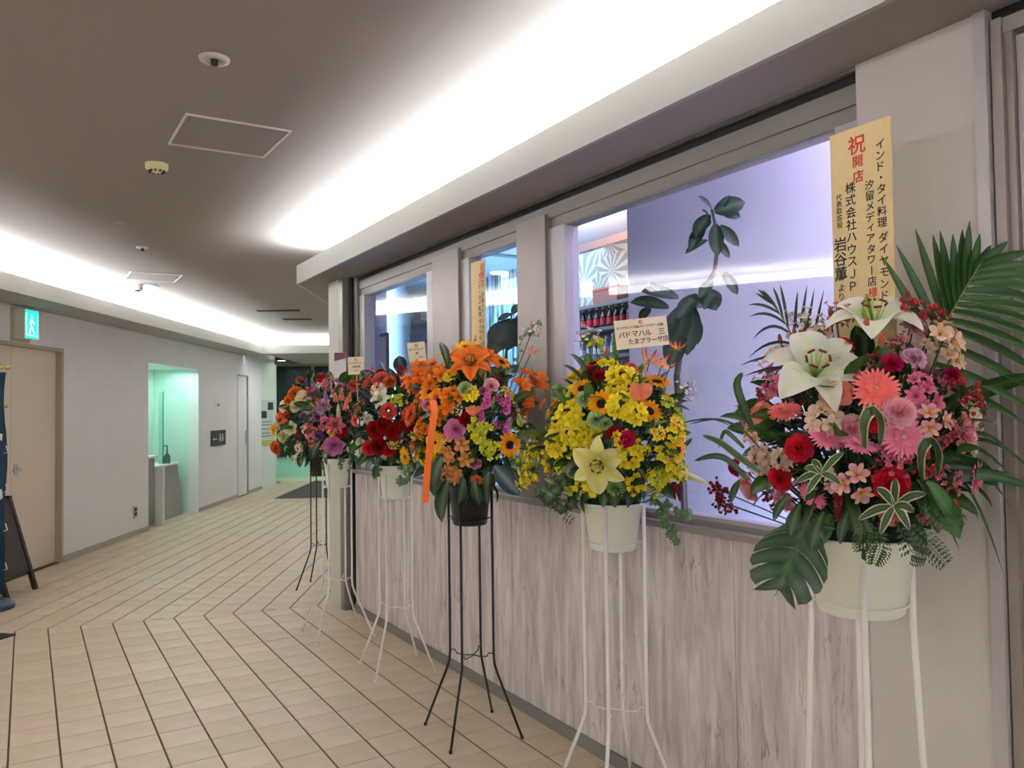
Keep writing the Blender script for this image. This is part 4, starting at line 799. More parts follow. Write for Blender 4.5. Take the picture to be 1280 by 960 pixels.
fern(A2, [at(698, 628, 2.85), at(706, 645, 2.84), at(716, 652, 2.84)], 9, .02, c_(110, 90, 70), 5, 'dry_sprig')
for x0, y0, x1, y1 in ((712, 515, 690, 482), (842, 505, 862, 478), (735, 470, 715, 440), (790, 430, 800, 400), (850, 560, 866, 548)): leaf_at(A2, LF_MID, x0, y0, 2.9, x1, y1, 2.88, .5, .6)

# ---- 3: orange with ribbon, black pot
it3 = [('lily_orange', 588, 458, 62, 1.0), ('lily_orange', 607, 452, 44, .98), ('gerb_yellow', 582, 434, 34, 1.04), ('sunfl', 627, 453, 28, 1.02), ('sunfl', 537, 488, 34, 1.02), ('orch_or', 545, 472, 48), ('orch_or', 553, 504, 46, 1.03), ('orch_or', 566, 497, 36, 1.03), ('spray_or', 535, 465, 40), ('spray_or', 656, 486, 52), ('lily_orange', 653, 492, 40), ('snap_pink', 609, 497, 22, 1.04, 'up'), ('snap_pink', 634, 503, 21, 1.04, 'up'), ('snap_pink', 602, 522, 18, 1.04, 'up'), ('snap_pink', 634, 532, 16, 1.0, 'up'), ('rose_lav', 569, 537, 28, 1.06), ('rose_lav', 536, 505, 20), ('rose_lav', 542, 594, 24, 1.0), ('rose_pw', 614, 482, 20), ('als_pink', 570, 533, 22),
 ('gerb_orange', 514, 518, 34), ('gerb_yellow', 523, 550, 40), ('gerb_yellow', 545, 553, 32, 1.03), ('gerb_yellow', 507, 571, 30), ('orch_or', 528, 535, 30), ('sunfl', 637, 556, 36), ('spray_lime', 648, 571, 24), ('pom_green', 582, 487, 28, 1.02), ('frees_yellow', 588, 492, 26, 1.03), ('frees_yellow', 563, 470, 22), ('frees_yellow', 598, 545, 22), ('spray_lime', 600, 537, 36), ('cymb', 567, 555, 44, 1.06), ('cymb', 572, 577, 44, 1.06), ('cymb', 562, 595, 34, 1.04), ('tulip_or', 592, 515, 22, 1.05, 'up'), ('tulip_or', 568, 598, 18, 1.05, 'up'),
 ('spray_or', 522, 478, 36), ('orch_or', 600, 440, 34), ('orch_or', 576, 445, 34), ('spray_wax', 665, 415, 30, .95), ('spray_white', 640, 560, 20), ('spray_wax', 574, 512, 18, 1.08), ('glor', 664, 441, 18, .96), ('orch_or', 519, 560, 26), ('spray_yel', 530, 570, 26), ('carn_dkred', 582, 525, 22, 1.0), ('orch_or', 548, 520, 30, 1.04), ('bud_green', 616, 505, 20, 1.05, 'up'), ('spray_lime', 612, 560, 30), ('carn_or', 596, 600, 16), ('spray_yel', 560, 445, 22), ('berry_dark', 622, 475, 20)]
A3 = arrangement('bouquet of orange lilies and sunflowers in a black pot with an orange ribbon', (S3[0], S3[1], .958), (1.765, 3.235, 1.42), (.225, .30, .345), (.08, .10, .19), M_POTK, it3,
 [('orch_or', .05), ('gerb_yellow', .045), ('spray_or', .05), ('frees_yellow', .04), ('rose_lav', .03), ('spray_lime', .04), ('als_pink', .03)], 60, 220, [LF_DARK, LF_MID, LF_DARK, LF_LIGHT], 13, leaf_len=.10)
rib = MB(); pr = [at(541, 500, 3.32), at(543, 515, 3.28), at(539, 545, 3.28), at(535, 580, 3.29), at(533, 605, 3.30), at(532, 628, 3.30)]
rows = []
for k, p in enumerate(pr):
    sd = _R2*(.0145)+_F*(.006*math.sin(k*1.3)); rows.append([p-sd, p-_F*.002, p+sd])
rib.grid(rows); rows = [[p+_F*.0012 for p in r_] for r_ in rows]; rib.grid([r_[::-1] for r_ in rows]); part('ribbon', rib, M_RIB, A3, True, 'wide orange satin ribbon')
leaf_at(A3, LF_DROOP, 560, 600, 3.42, 547, 654, 3.40, .5, .75); leaf_at(A3, LF_BLUE, 618, 582, 3.42, 650, 620, 3.40, .2, .7); leaf_at(A3, LF_DROOP, 552, 570, 3.40, 538, 622, 3.38, .4, .7); leaf_at(A3, LF_DROOP, 612, 590, 3.4, 606, 634, 3.4, .6, .7); leaf_at(A3, LF_DROOP, 578, 596, 3.4, 574, 634, 3.4, -.5, .7); leaf_at(A3, LF_DROOP, 594, 600, 3.4, 598, 634, 3.4, .3, .8); leaf_at(A3, LF_DARK, 560, 460, 3.55, 552, 420, 3.6, .3, .6)
ivy(A3, [at(645, 470, 3.5), at(650, 430, 3.55), at(660, 410, 3.6), at(676, 402, 3.6)], 12, 8, .014, c_(90, 120, 70)); ivy(A3, [at(512, 575, 3.5), at(508, 595, 3.48), at(500, 605, 3.48)], 9, 9, .02, c_(60, 100, 50)); ivy(A3, [at(640, 500, 3.5), at(660, 530, 3.5), at(662, 570, 3.5)], 10, 10, .010, c_(200, 200, 150))

# ---- 4: crimson and white
it4 = [('dahlia', 486, 514, 28, 1.06), ('carn_dkred', 469, 537, 26, 1.05), ('carn_dkred', 479, 532, 24, 1.05), ('carn_dkred', 493, 539, 28, 1.06), ('rose_red', 502, 533, 20, 1.03), ('carn_red', 462, 560, 22, 1.03), ('carn_dkred', 474, 557, 26, 1.04), ('carn_red', 486, 562, 20, 1.03), ('carn_coral', 477, 475, 26), ('carn_or', 487, 478, 20), ('als_cream', 474, 487, 26), ('pom_white', 461, 524, 18), ('spray_white', 459, 527, 26), ('pom_white', 452, 553, 20), ('spray_white', 449, 560, 26), ('lily_white', 477, 500, 30), ('gerb_orange', 511, 518, 22), ('spray_rose', 465, 470, 26), ('snap_coral', 520, 500, 12, 1, 'up'), ('carn_coral', 447, 526, 18), ('spray_lime', 497, 500, 22), ('stock_red', 505, 470, 12, 1, 'up'), ('berry_dark', 495, 560, 24), ('als_yellow', 493, 555, 16, 1.06), ('spray_rose', 520, 480, 30), ('spray_white', 490, 550, 22), ('glor', 470, 492, 16)]
A4 = arrangement('bouquet of crimson carnations and small white flowers in a white pot', (S4[0], S4[1], .985), (1.825, 4.255, 1.44), (.22, .27, .30), (.074, .094, .19), M_POTW, it4,
 [('carn_dkred', .04), ('spray_white', .045), ('carn_coral', .04), ('spray_rose', .045), ('als_cream', .03)], 44, 170, [LF_DARK, LF_MID, LF_MID, LF_BLUE], 14, leaf_len=.10)
leaf_at(A4, LF_BLUE, 512, 485, 4.4, 540, 462, 4.4, .3, .7); ivy(A4, [at(470, 570, 4.4), at(473, 585, 4.38), at(474, 594, 4.38)], 6, 12, .018); ivy(A4, [at(500, 575, 4.35), at(502, 596, 4.33), at(498, 608, 4.33)], 8, 13, .018)

# ---- 5: mauve and coral
it5 = [('snap_coral', 427, 492, 13, 1.04, 'up'), ('snap_coral', 433, 505, 13, 1.04, 'up'), ('snap_coral', 437, 497, 12, 1.0, 'up'), ('stock_mauve', 407, 494, 11, 1.0, 'up'), ('stock_mauve', 402, 512, 12, 1.0, 'up'), ('pom_purple', 398, 522, 16), ('spray_rose', 410, 482, 24), ('als_purple', 404, 508, 24), ('lily_pink', 390, 538, 27), ('lily_pink', 420, 532, 28, 1.05), ('carn_dkred', 426, 540, 18, 1.05), ('rose_lav', 418, 557, 26, 1.08), ('carn_or', 446, 526, 18), ('spray_white', 458, 520, 22), ('spray_rose', 451, 475, 26), ('pom_purple', 400, 545, 16), ('bud_cream', 423, 517, 26, 1.1, 'up'), ('als_pink', 408, 530, 24, 1.04), ('spray_white', 440, 560, 18), ('als_yellow', 414, 541, 12, 1.1), ('snap_coral', 447, 508, 12, 1, 'up'), ('carn_coral', 441, 483, 20), ('berry_dark', 440, 518, 20), ('als_purple', 392, 520, 22), ('spray_lime', 470, 545, 20), ('spray_rose', 398, 500, 20)]
A5 = arrangement('mauve and coral bouquet with a lavender rose in a white pot', (S5[0], S5[1], .985), (1.78, 5.13, 1.43), (.20, .26, .30), (.070, .088, .19), M_POTW, it5,
 [('als_purple', .045), ('snap_coral', .03), ('spray_rose', .05), ('rose_lav', .03), ('spray_white', .035)], 44, 160, [LF_DARK, LF_MID, LF_DARK, LF_BROAD], 15, leaf_len=.10)
ivy(A5, [at(424, 570, 5.0), at(426, 585, 4.98)], 5, 22, .018); ivy(A5, [at(436, 570, 5.0), at(438, 590, 4.98)], 5, 23, .016)

# ---- 6: cream, orange and red (farthest)
it6 = [('dahlia', 402, 474, 20, 1.0, 'up'), ('carn_red', 402, 480, 16), ('carn_or', 370, 493, 24), ('rose_cream', 379, 497, 20, 1.03), ('carn_red', 391, 494, 24, 1.02), ('rose_cream', 357, 508, 18), ('carn_cream', 370, 508, 18), ('gerb_orange', 355, 519, 24), ('carn_or', 352, 522, 18), ('rose_cream', 364, 535, 18, 1.05), ('carn_cream', 355, 545, 20), ('rose_cream', 349, 531, 16), ('gerb_yellow', 342, 538, 18), ('carn_or', 346, 559, 20), ('gerb_orange', 346, 562, 18), ('pom_white', 385, 512, 16), ('stock_mauve', 396, 505, 10, 1, 'up'), ('pom_purple', 380, 520, 16), ('snap_coral', 412, 500, 9, 1, 'up'), ('rose_purple', 390, 510, 16), ('als_cream', 374, 560, 14), ('carn_or', 362, 500, 16), ('snap_coral', 383, 489, 8, 1, 'up'), ('spray_white', 370, 572, 20), ('rose_cream', 405, 500, 18)]
A6 = arrangement('cream, orange and red bouquet in a dark pot, farthest from the photographer', (S6[0], S6[1], .94), (2.03, 6.50, 1.42), (.24, .25, .38), (.08, .10, .20), M_POTK, it6,
 [('rose_cream', .045), ('carn_or', .045), ('pom_purple', .04), ('spray_white', .045), ('carn_red', .03)], 44, 160, [LF_DARK, LF_MID, LF_DARK], 16, leaf_len=.11)

# ---- name boards and cards
def board(label, M, w_, h, t=.004, mt=None, cat='sign', stake=None, border=None):
    root = thing('name_board' if h > .3 else 'greeting_card', label, cat, M.translation)
    W = lambda x, y, z=0: (M @ Vector((x, y, z)))
    mb = MB().add([W(x, y, z) for z in (-t, 0) for y in (0, h) for x in (-w_/2, w_/2)], [(0, 2, 3, 1), (4, 5, 7, 6), (0, 1, 5, 4), (2, 6, 7, 3), (0, 4, 6, 2), (1, 3, 7, 5)])
    part('board', mb, mt or M_GOLD, root)
    if stake: mb = MB().tube([W(0, h*.6, -t-.004), W(0, -stake, -t-.004)], .004, 4); part('stake', mb, M_WOODST, root)
    return root
_GL = {}
def glyph(ch, size):
    """mesh data of one character, centred on its em box"""
    if ch not in _GL:
        cu = bpy.data.curves.new('glyph', 'FONT'); cu.body = '\u4e00'+ch+'\u4e00'; cu.body = ch; cu.size = 1.0; cu.resolution_u = 2; cu.offset = 0.013; cu.align_x = 'CENTER'; cu.align_y = 'CENTER'
        o = bpy.data.objects.new('glyph', cu); COL.objects.link(o); bpy.context.view_layer.update()
        me = bpy.data.meshes.new_from_object(o.evaluated_get(bpy.context.evaluated_depsgraph_get()))
        v = [Vector(q.co) for q in me.vertices]; f = [tuple(p.vertices) for p in me.polygons]
        if v:
            x = [q.x for q in v]; y = [q.y for q in v]; c = Vector(((min(x)+max(x))/2, (min(y)+max(y))/2, 0)); v = [q-c for q in v]
        bpy.data.objects.remove(o); bpy.data.curves.remove(cu); bpy.data.meshes.remove(me); _GL[ch] = (v, f)
    return _GL[ch]
def lettering(root, M, chars, x, y, size, mt, pitch=None, across=False, gap=.0008):
    """one column (or one row) of characters joined into one mesh on the board"""
    mb = MB(); p = pitch or size; T = M @ Matrix.Translation((x, y, gap)); n = len(chars)
    for k, ch in enumerate(chars):
        if ch in ' \u3000': continue
        v, f = glyph(ch, size); off = Vector(((k-(n-1)/2)*p, 0, 0)) if across else Vector((0, -k*p, 0))
        rot = Matrix.Rotation(-PI/2, 4, 'Z') if (ch == 'ー' and not across) else Matrix.Identity(4)
        mb.add([T @ (off+(rot @ q)*size*1.08) for q in v], f)
    return part('lettering', mb, mt, root)
zb_ = 1.50; M1 = face_mat((1.90, 1.28, zb_), (0, -1, 0), (0, 0, 1)); b1 = board('tall gold name board with red and black brush lettering, rising from the pink bouquet', M1, .180, 2.243-zb_, stake=.25)
H1 = 2.243-zb_
for ch_, x_, y_, sz_, mt_, pt_ in (('祝', -.008, .048, .050, M_RED, .05), ('開店', -.006, .094, .032, M_RED, .041), ('インド・タイ料理', .060, .066, .0265, M_INK, .0295), ('ダイヤモンド', .062, .066+8.35*.0295, .0265, M_INK, .0305),
  ('汐留メディアタワー店', .0265, .166, .0255, M_INK, .0285), ('様', .028, .452, .026, M_RED, .03), ('株式会社ハウスＪＰ．', -.030, .160, .030, M_INK, .0335), ('代表取締役', -.0655, .178, .0175, M_INK, .0190), ('岩谷薫', -.0655, .308, .038, M_INK, .0405), ('より', -.0655, .428, .022, M_INK, .024)):
    lettering(b1, M1, ch_, x_, H1-y_, sz_, mt_, pt_)
M3 = face_mat((1.80, 3.20, 1.62), (0, -1, 0), (0, 0, 1)); b3 = board('tall narrow gold name board rising from the orange bouquet', M3, .132, 2.19-1.62, stake=.2)
H3 = .57
for ch_, x_, y_, sz_, mt_, pt_ in (('祝開店', .045, .035, .036, M_RED, .038), ('インド・タイ料理', .018, .07, .024, M_INK, .026), ('ダイヤモンド', .020, .285, .024, M_INK, .026), ('汐留メディアタワー店', .045, .165, .022, M_INK, .025), ('様', .045, .425, .024, M_RED, .03), ('より', -.030, .36, .034, M_INK, .045)):
    lettering(b3, M3, ch_, x_, H3-y_, sz_, mt_, pt_)
def card(label, px, py, dep, w_, h, roll, yaw=0.0, lines=(), mt=None, stake=.12):
    o = at(px, py, dep); r_ = Quaternion(_F, roll) @ Vector((math.cos(YAW), -math.sin(YAW), 0)); r_ = Quaternion((0, 0, 1), yaw) @ r_; u = Quaternion(_F, roll) @ Vector((0, 0, 1))
    M = face_mat(o-u*h/2, r_, (u-r_*u.dot(r_)).normalized()); b = board(label, M, w_, h, .002, mt or M_CARD, 'greeting card', stake)
    for tx, x, y, sz, mm in lines: lettering(b, M, tx, x, y-sz*.6, sz, mm, sz*1.02, True, .0006)
    return b
card('cream greeting card with black handwriting standing over the yellow bouquet', 802, 416, 2.86, .194, .106, math.radians(-5.5), .05,
 [('祝', 0, .102, .015, M_RED), ('ダイヤモンド汐留メディアタワー店様', -.004, .083, .0100, M_INK), ('パドマハル 三', .0, .066, .024, M_INK), ('たまプラーザ店', .022, .037, .021, M_INK)])
card('small cream card on a stick above the crimson bouquet', 521, 440, 4.45, .100, .112, math.radians(-6), 0.1, [('祝', 0, .105, .02, M_RED), ('ダイヤモンド', 0, .08, .014, M_INK), ('様', 0, .058, .014, M_INK), ('より', .02, .034, .014, M_INK)], stake=.2)
card('small cream card on a stick above the mauve bouquet', 445, 457, 5.0, .104, .112, math.radians(-2), -.1, [('祝', 0, .105, .018, M_RED), ('ダイヤモンド', 0, .08, .014, M_INK), ('汐留店様', 0, .058, .014, M_INK), ('より', 0, .034, .014, M_INK)], stake=.2)
pc = card('white and maroon card leaning over the far bouquet beside the column', 425, 458, 5.55, .085, .20, 0, 0, [], mat('white_card', (226, 222, 220), .6), stake=.1)
o_ = at(425, 446, 5.547); mb = MB(); rr_ = Vector((math.cos(YAW), -math.sin(YAW), 0))*.0405; uu = Vector((0, 0, .03)); mb.add([o_-rr_-uu, o_+rr_-uu*.3, o_+rr_+uu, o_-rr_+uu], [(0, 1, 2, 3)]); part('printed_band', mb, mat('maroon_print', (120, 72, 78), .6), pc)

# ================================================================ LEFT SIDE, CEILING, NICHE
def onX(px, py, X):
    d = at(px, py, 1)-Vector((0, 0, CAMZ)); t = X/d.x; return d.y*t, CAMZ+d.z*t
def onB(px, py, o=0.0):
    d = at(px, py, 1)-Vector((0, 0, CAMZ)); t = (BC+o)/d.dot(BN); P = d*t; return P.dot(BD), CAMZ+P.z
def ceilp(px, py, z=2.8):
    d = at(px, py, 1)-Vector((0, 0, CAMZ)); t = (z-CAMZ)/d.z; return Vector((d.x*t, d.y*t, z))
# exit sign: a box on the wall, its face lit
e = thing('exit_sign', 'lit green emergency exit sign with a running figure above the double door', 'exit sign', B(7.41, 0, 2.33), 0)
part('sign_box', MB().bbox(7.30, 7.52, 0.0, 0.115, 2.195, 2.465), mat('sign_housing', (196, 190, 180), .5), e)
part('mounting_plate', MB().bbox(7.27, 7.55, 0.0, 0.02, 2.17, 2.48), M_JAMB, e)
part('lit_face', MB().bbox(7.305, 7.515, 0.115, 0.119, 2.20, 2.46), mat('exit_green', (0, 190, 150), .4, emit=(0, 216, 170), estr=.75), e)
mb = MB()
def bquad(mb, pts, o): mb.add([B(7.30+a*.22, o, 2.20+b*.26) for a, b in pts], [tuple(range(len(pts)))])
bquad(mb, [(.46+.075*math.cos(k*PI/5), .80+.075*math.sin(k*PI/5)) for k in range(10)], .1195)
for pg in ([(.38, .72), (.52, .72), (.50, .42), (.40, .42)], [(.42, .44), (.52, .46), (.74, .18), (.64, .14)], [(.40, .46), (.48, .42), (.34, .12), (.24, .16)], [(.50, .70), (.72, .56), (.70, .50), (.50, .60)], [(.40, .70), (.24, .52), (.28, .48), (.42, .62)], [(.06, .08), (.94, .08), (.94, .12), (.06, .12)], [(.06, .9), (.12, .9), (.12, .12), (.06, .12)], [(.88, .9), (.94, .9), (.94, .12), (.88, .12)]): bquad(mb, pg, .1195)
part('running_figure', mb, mat('exit_white', (200, 255, 250), .4, emit=(170, 240, 255), estr=.7), e)
# small fittings of the left wall
t = thing('wall_outlet', 'small grey outlet plate low on the left wall', 'outlet', B(9.84, 0, .285)); part('cover_plate', MB().bbox(9.79, 9.89, 0, .008, .21, .36), M_STEEL, t); part('socket', MB().bbox(9.815, 9.865, .008, .012, .24, .28).bbox(9.815, 9.865, .008, .012, .295, .335), M_BLACK, t)
t = thing('thermostat', 'small white control plate on the wall above the dark sign', 'thermostat', B(12.85, 0, 1.60)); part('cover_plate', MB().bbox(12.72, 12.98, 0, .012, 1.55, 1.67), M_WHITE, t); part('dial', MB().bbox(12.80, 12.90, .012, .018, 1.59, 1.63), M_FRAMED, t); part('label_strip', MB().bbox(12.72, 12.98, 0, .004, 1.42, 1.44), M_WHITE, t)
t = thing('direction_sign', 'dark grey plate with white pictograms between niche and closet door', 'sign', B(12.86, 0, 1.08)); part('plate', MB().bbox(12.52, 13.20, 0, .015, .955, 1.20), mat('dark_plate', (66, 66, 66), .5), t)
part('arrow', MB().bbox(12.58, 12.78, .015, .017, 1.055, 1.07).add([B(a, .017, z) for a, z in ((12.56, 1.0625), (12.64, 1.04), (12.64, 1.085))], [(0, 1, 2)]), M_WHITE, t)
for a in (12.925, 13.045): part('pictogram', MB().bbox(a-.028, a+.028, .015, .017, 1.02, 1.10).add([B(a+.03*math.cos(q*PI/4), .017, 1.125+.018*math.sin(q*PI/4)) for q in range(8)], [tuple(range(8))]), M_WHITE, t)
# poster on the end wall
PW = lambda u, z, o=0.0: Vector((E0.x+ed.x*u-en.x*o, E0.y+ed.y*u-en.y*o, z))
def pbox(mb, u0, u1, z0, z1, o0, o1): mb.add([PW(u, z, o) for z in (z0, z1) for u in (u0, u1) for o in (o0, o1)], [(0, 1, 3, 2), (4, 6, 7, 5), (0, 4, 5, 1), (2, 3, 7, 6), (0, 2, 6, 4), (1, 5, 7, 3)]); return mb
t = thing('poster', 'pale poster with two dark pictures and a yellow foot on the end wall', 'poster', PW(.32, 1.2)); part('sheet', pbox(MB(), .07, .60, .83, 1.72, .002, .012), mat('poster_paper', (196, 212, 206), .5), t)
mb = MB(); pbox(mb, .38, .56, 1.52, 1.67, .012, .014); pbox(mb, .14, .34, 1.36, 1.50, .012, .014); part('picture', mb, mat('poster_dark', (40, 46, 46), .5), t)
mb = MB(); pbox(mb, .10, .57, .84, .93, .012, .014); part('yellow_band', mb, mat('poster_yellow', (196, 190, 90), .5), t)
mb = MB()
for z_ in (1.28, 1.22, 1.14, 1.06, 1.0): pbox(mb, .14, .50, z_, z_+.02, .012, .0135)
part('text_line', mb, mat('poster_grey', (120, 136, 134), .5), t)
# mat at the far end
t = thing('entrance_mat', 'large dark grey mat on the floor before the end opening', 'mat', B(15.3, 1.6)); part('pile', MB().bbox(13.62, 16.85, .70, 2.75, 0.0005, .008), M_MAT, t)
# niche furniture
t = thing('counter', 'taller grey and white counter in the mint lit niche', 'counter', B(10.45, -.35)); part('body', MB().bbox(10.235, 10.66, -.655, -.10, .03, .90), M_GREYP, t); part('worktop', MB().bbox(10.235, 10.69, -.655, -.06, .90, .93), M_WHITE, t)
t = thing('divider_panel', 'slim white upright panel between the two niche counters', 'panel', B(10.72, -.3)); part('panel', MB().bbox(10.70, 10.745, -.655, -.005, 0.0, .78), M_WHITE, t)
t = thing('counter', 'lower grey counter with a slanting front in the mint lit niche', 'counter', B(11.35, -.35))
mb = MB().add([B(a, o, z) for a in (10.75, 11.80) for o, z in ((-.655, .0), (-.16, .0), (-.24, .74), (-.655, .74))]+[], [(0, 1, 2, 3), (4, 7, 6, 5), (0, 4, 5, 1), (1, 5, 6, 2), (2, 6, 7, 3), (0, 3, 7, 4)]); part('body', mb, M_GREYP, t)
part('worktop', MB().bbox(10.75, 11.82, -.655, -.20, .74, .765), M_WHITE, t)
t = thing('mirror_panel', 'narrow upright glass panel on the lower niche counter', 'mirror', B(11.44, -.46, .766)); part('glass', MB().bbox(11.43, 11.445, -.36, -.30, .766, 1.80), mat('green_glass_edge', (150, 206, 190), .2), t); part('edge', MB().bbox(11.428, 11.447, -.303, -.297, .766, 1.80), mat('dark_edge', (60, 84, 78), .4), t)
t = thing('soap_bottle', 'small dark pump bottle on the lower niche counter', 'bottle', B(11.50, -.27, .766)); part('bottle', MB().lathe([(.001, 0), (.045, 0), (.045, .10), (.012, .15), (.012, .18), (.001, .18)], 12), mat('soap_green', (70, 96, 86), .4), t, True, world=False); part('pump', MB().tube([(0, 0, .17), (0, 0, .26), (-.05, -.02, .25)], .009, 6), M_BLACK, t, True, world=False)
# ceiling fittings
H = [Vector((.584, 3.606, 0)), Vector((1.044, 3.595, 0)), Vector((1.030, 4.043, 0)), Vector((.578, 4.060, 0))]
def hatch(label, H):
    c = sum(H, Vector())/4; t = thing('access_hatch', label, 'hatch', (c.x, c.y, 2.80))
    inn = [p+(c-p).normalized()*.014 for p in H]; ii2 = [p+(c-p).normalized()*.024 for p in H]
    mb = MB(); mb.add([(p.x, p.y, 2.7999) for p in H]+[(p.x, p.y, 2.7925) for p in H]+[(p.x, p.y, 2.7925) for p in inn]+[(p.x, p.y, 2.7999) for p in inn], [(k, (k+1) % 4, 4+(k+1) % 4, 4+k) for k in range(4)]+[(4+k, 4+(k+1) % 4, 8+(k+1) % 4, 8+k) for k in range(4)]+[(8+k, 8+(k+1) % 4, 12+(k+1) % 4, 12+k) for k in range(4)])
    part('frame', mb, mat('hatch_aluminium', (214, 208, 204), .5), t); part('panel', MB().prism([p[:2] for p in ii2], 2.796, 2.80), M_CEIL, t)
hatch('square aluminium framed hatch in the ceiling between the two cove lights', H)
c_h = ceilp(192, 346); hatch('fainter square hatch farther down the ceiling', [c_h+Vector((x, y, -2.8)) for x, y in ((-.225, -.225), (.225, -.23), (.22, .225), (-.23, .225))])
def fitting(name, label, cat, P, prof, mt, core=None, cm=None):
    t = thing(name, label, cat, P); part('housing', MB().lathe(prof, 24), mt, t, True, world=False)
    if core: part('sensor', MB().lathe(core, 12), cm or M_BLACK, t, True, world=False)
    return t
M_FIT = mat('fitting_white', (206, 196, 188), .5); M_YEL = mat('fitting_cream', (216, 206, 150), .5)
fitting('ceiling_speaker', 'round white fitting with a dark eye nearest on the ceiling', 'sprinkler', ceilp(268, 73), [(.055, 0), (.053, -.008), (.03, -.014), (.026, -.006), (.001, -.006)], M_FIT, [(.014, -.006), (.013, -.026), (.001, -.028)])
t = fitting('smoke_detector', 'cream dome smoke detector beside the square hatch', 'smoke detector', ceilp(196, 205), [(.056, 0), (.056, -.026), (.046, -.036), (.001, -.038)], M_YEL)
for k in range(10):
    a = k*PI/5; link('vent_slot', MB().box(-.006, .006, -.003, .003, -.045, -.034).mesh('vent_slot', M_BLACK), t, (.036*math.cos(a), .036*math.sin(a), 0), Quaternion((0, 0, 1), a))
part('sensor_dome', MB().lathe([(.022, -.036), (.018, -.046), (.001, -.050)], 12), M_FIT, t, True, world=False)
fitting('ceiling_sprinkler', 'small round sprinkler midway down the ceiling', 'sprinkler', ceilp(178, 309), [(.045, 0), (.043, -.008), (.02, -.012), (.001, -.01)], M_FIT, [(.012, -.008), (.012, -.03), (.001, -.03)])
fitting('ceiling_plate', 'flat white disc plate on the ceiling between smoke detector and sprinkler', 'ceiling plate', ceilp(156, 279), [(.06, 0), (.058, -.005), (.001, -.006)], M_CEIL)
fitting('ceiling_downlight', 'unlit round spotlight beside the left cove light', 'downlight', ceilp(172, 356), [(.05, 0), (.05, -.05), (.04, -.06), (.035, -.04), (.001, -.04)], M_FIT, [(.03, -.04), (.026, -.07), (.001, -.07)])
fitting('ceiling_plate', 'white disc plate left of the unlit spotlight', 'ceiling plate', ceilp(157, 355.5), [(.06, 0), (.058, -.008), (.001, -.008)], M_WHITE); fitting('ceiling_plate', 'white disc plate right of the unlit spotlight', 'ceiling plate', ceilp(187, 357), [(.07, 0), (.068, -.008), (.001, -.008)], M_WHITE)
for lab, px, py, w_, d_ in (('long dark slot vent far down the ceiling', 348, 387, .30, .10), ('shorter grey slot vent beyond the long dark one', 372, 398, .22, .08)):
    P = ceilp(px, py); t = thing('ceiling_vent', lab, 'vent', P, BANG); part('frame', MB().box(-.09, .09, -w_, w_, -.012, 0), M_FRAMED, t, world=False)
    for k in range(3): part('slat', MB().box(-.07+k*.05, -.05+k*.05, -w_*.9, w_*.9, -.02, -.012), M_BLACK, t, world=False)
t = thing('ceiling_downlight', 'small lit round lamp in the soffit over the end opening', 'downlight', ceilp(352, 450.5, 2.5)); part('trim_ring', MB().lathe([(.10, 0), (.10, -.008), (.08, -.01)], 20), M_WHITE, t, True, world=False); part('lens', MB().lathe([(.08, -.008), (.001, -.010)], 16), mat('lit_lens', (255, 255, 240), .4, emit=(255, 255, 240), estr=3), t, world=False)
t = thing('ceiling_downlight', 'small lit round lamp in the cove at the corridor end', 'downlight', ceilp(397, 427, 2.78)); part('lens', MB().lathe([(.09, 0), (.08, -.015), (.001, -.018)], 16), MATS['lit_lens'], t, world=False)
# banner, A-frame board and mat at the left edge
bp = at(-16, 760, 6.05); bp.z = 0; t = thing('banner_stand', 'dark blue banner hanging on a pole at the left edge', 'banner', bp)
h_ = Vector((_F.x, _F.y, 0)).normalized(); rt = Vector((h_.y, -h_.x, 0))
def L3(x, y, z): return bp+rt*x+h_*y+Vector((0, 0, z))
part('pole', MB().tube([L3(-.28, 0, .02), L3(-.28, 0, 1.90)], .012, 8), M_STEEL, t, True); part('crossbar', MB().tube([L3(-.29, 0, 1.885), L3(.145, 0, 1.865)], .009, 8), mat('brass', (196, 160, 96), .35, metal=.7), t, True); part('end_knob', MB().sphere(L3(.15, 0, 1.865), .018), MATS['brass'], t, True)
part('end_knob', MB().sphere(L3(.135, 0, 1.565), .017), MATS['brass'], t, True)
rows = []
for k in range(15):
    z = 1.83-k*.1225; rows.append([L3(-.27+.41*q/8-(.012*math.sin(k*.9)+.004*k/4 if q == 8 else 0), .012*math.sin(q*1.3+k*.5), z) for q in range(9)])
mb = MB(); mb.grid(rows); mb.grid([[p+h_*.002 for p in r_][::-1] for r_ in rows]); part('cloth', mb, mat('blue_banner_cloth', (22, 62, 88), .8, noise=.5, nscale=3), t, True)
mb = MB()
for k in range(6): mb.tube([L3(.125, -.004, 1.80-k*.30), L3(.155, -.004, 1.81-k*.30), L3(.14, -.004, 1.86-k*.30)], .0035, 4)
part('cloth_loop', mb, M_WHITE, t, True)
part('cloth_print', MB().box(0, 0, 0, 0, 0, 0).add([L3(x, -.02, z) for x, z in ((.085, 1.36), (.125, 1.35), (.12, 1.30), (.085, 1.31))], [(0, 1, 2, 3)]).add([L3(x, -.02, z) for x, z in ((.07, .90), (.12, .93), (.13, .86), (.08, .82))], [(0, 1, 2, 3)]), M_WHITE, t)
part('base_weight', MB().lathe([(.001, .0), (.20, .0), (.20, .03), (.16, .06), (.02, .08), (.001, .08)], 24, (0, 0, 0)), mat('base_blue', (36, 66, 90), .4), t, True, world=False).location = rt*(-.02)
ap = at(-8, 765, 6.55); ap.z = 0; t = thing('sandwich_board', 'low dark wooden folding board behind the blue banner', 'sign board', ap); bp = ap
M_DKW = mat('dark_wood', (42, 26, 22), .5, noise=.2, nscale=12)
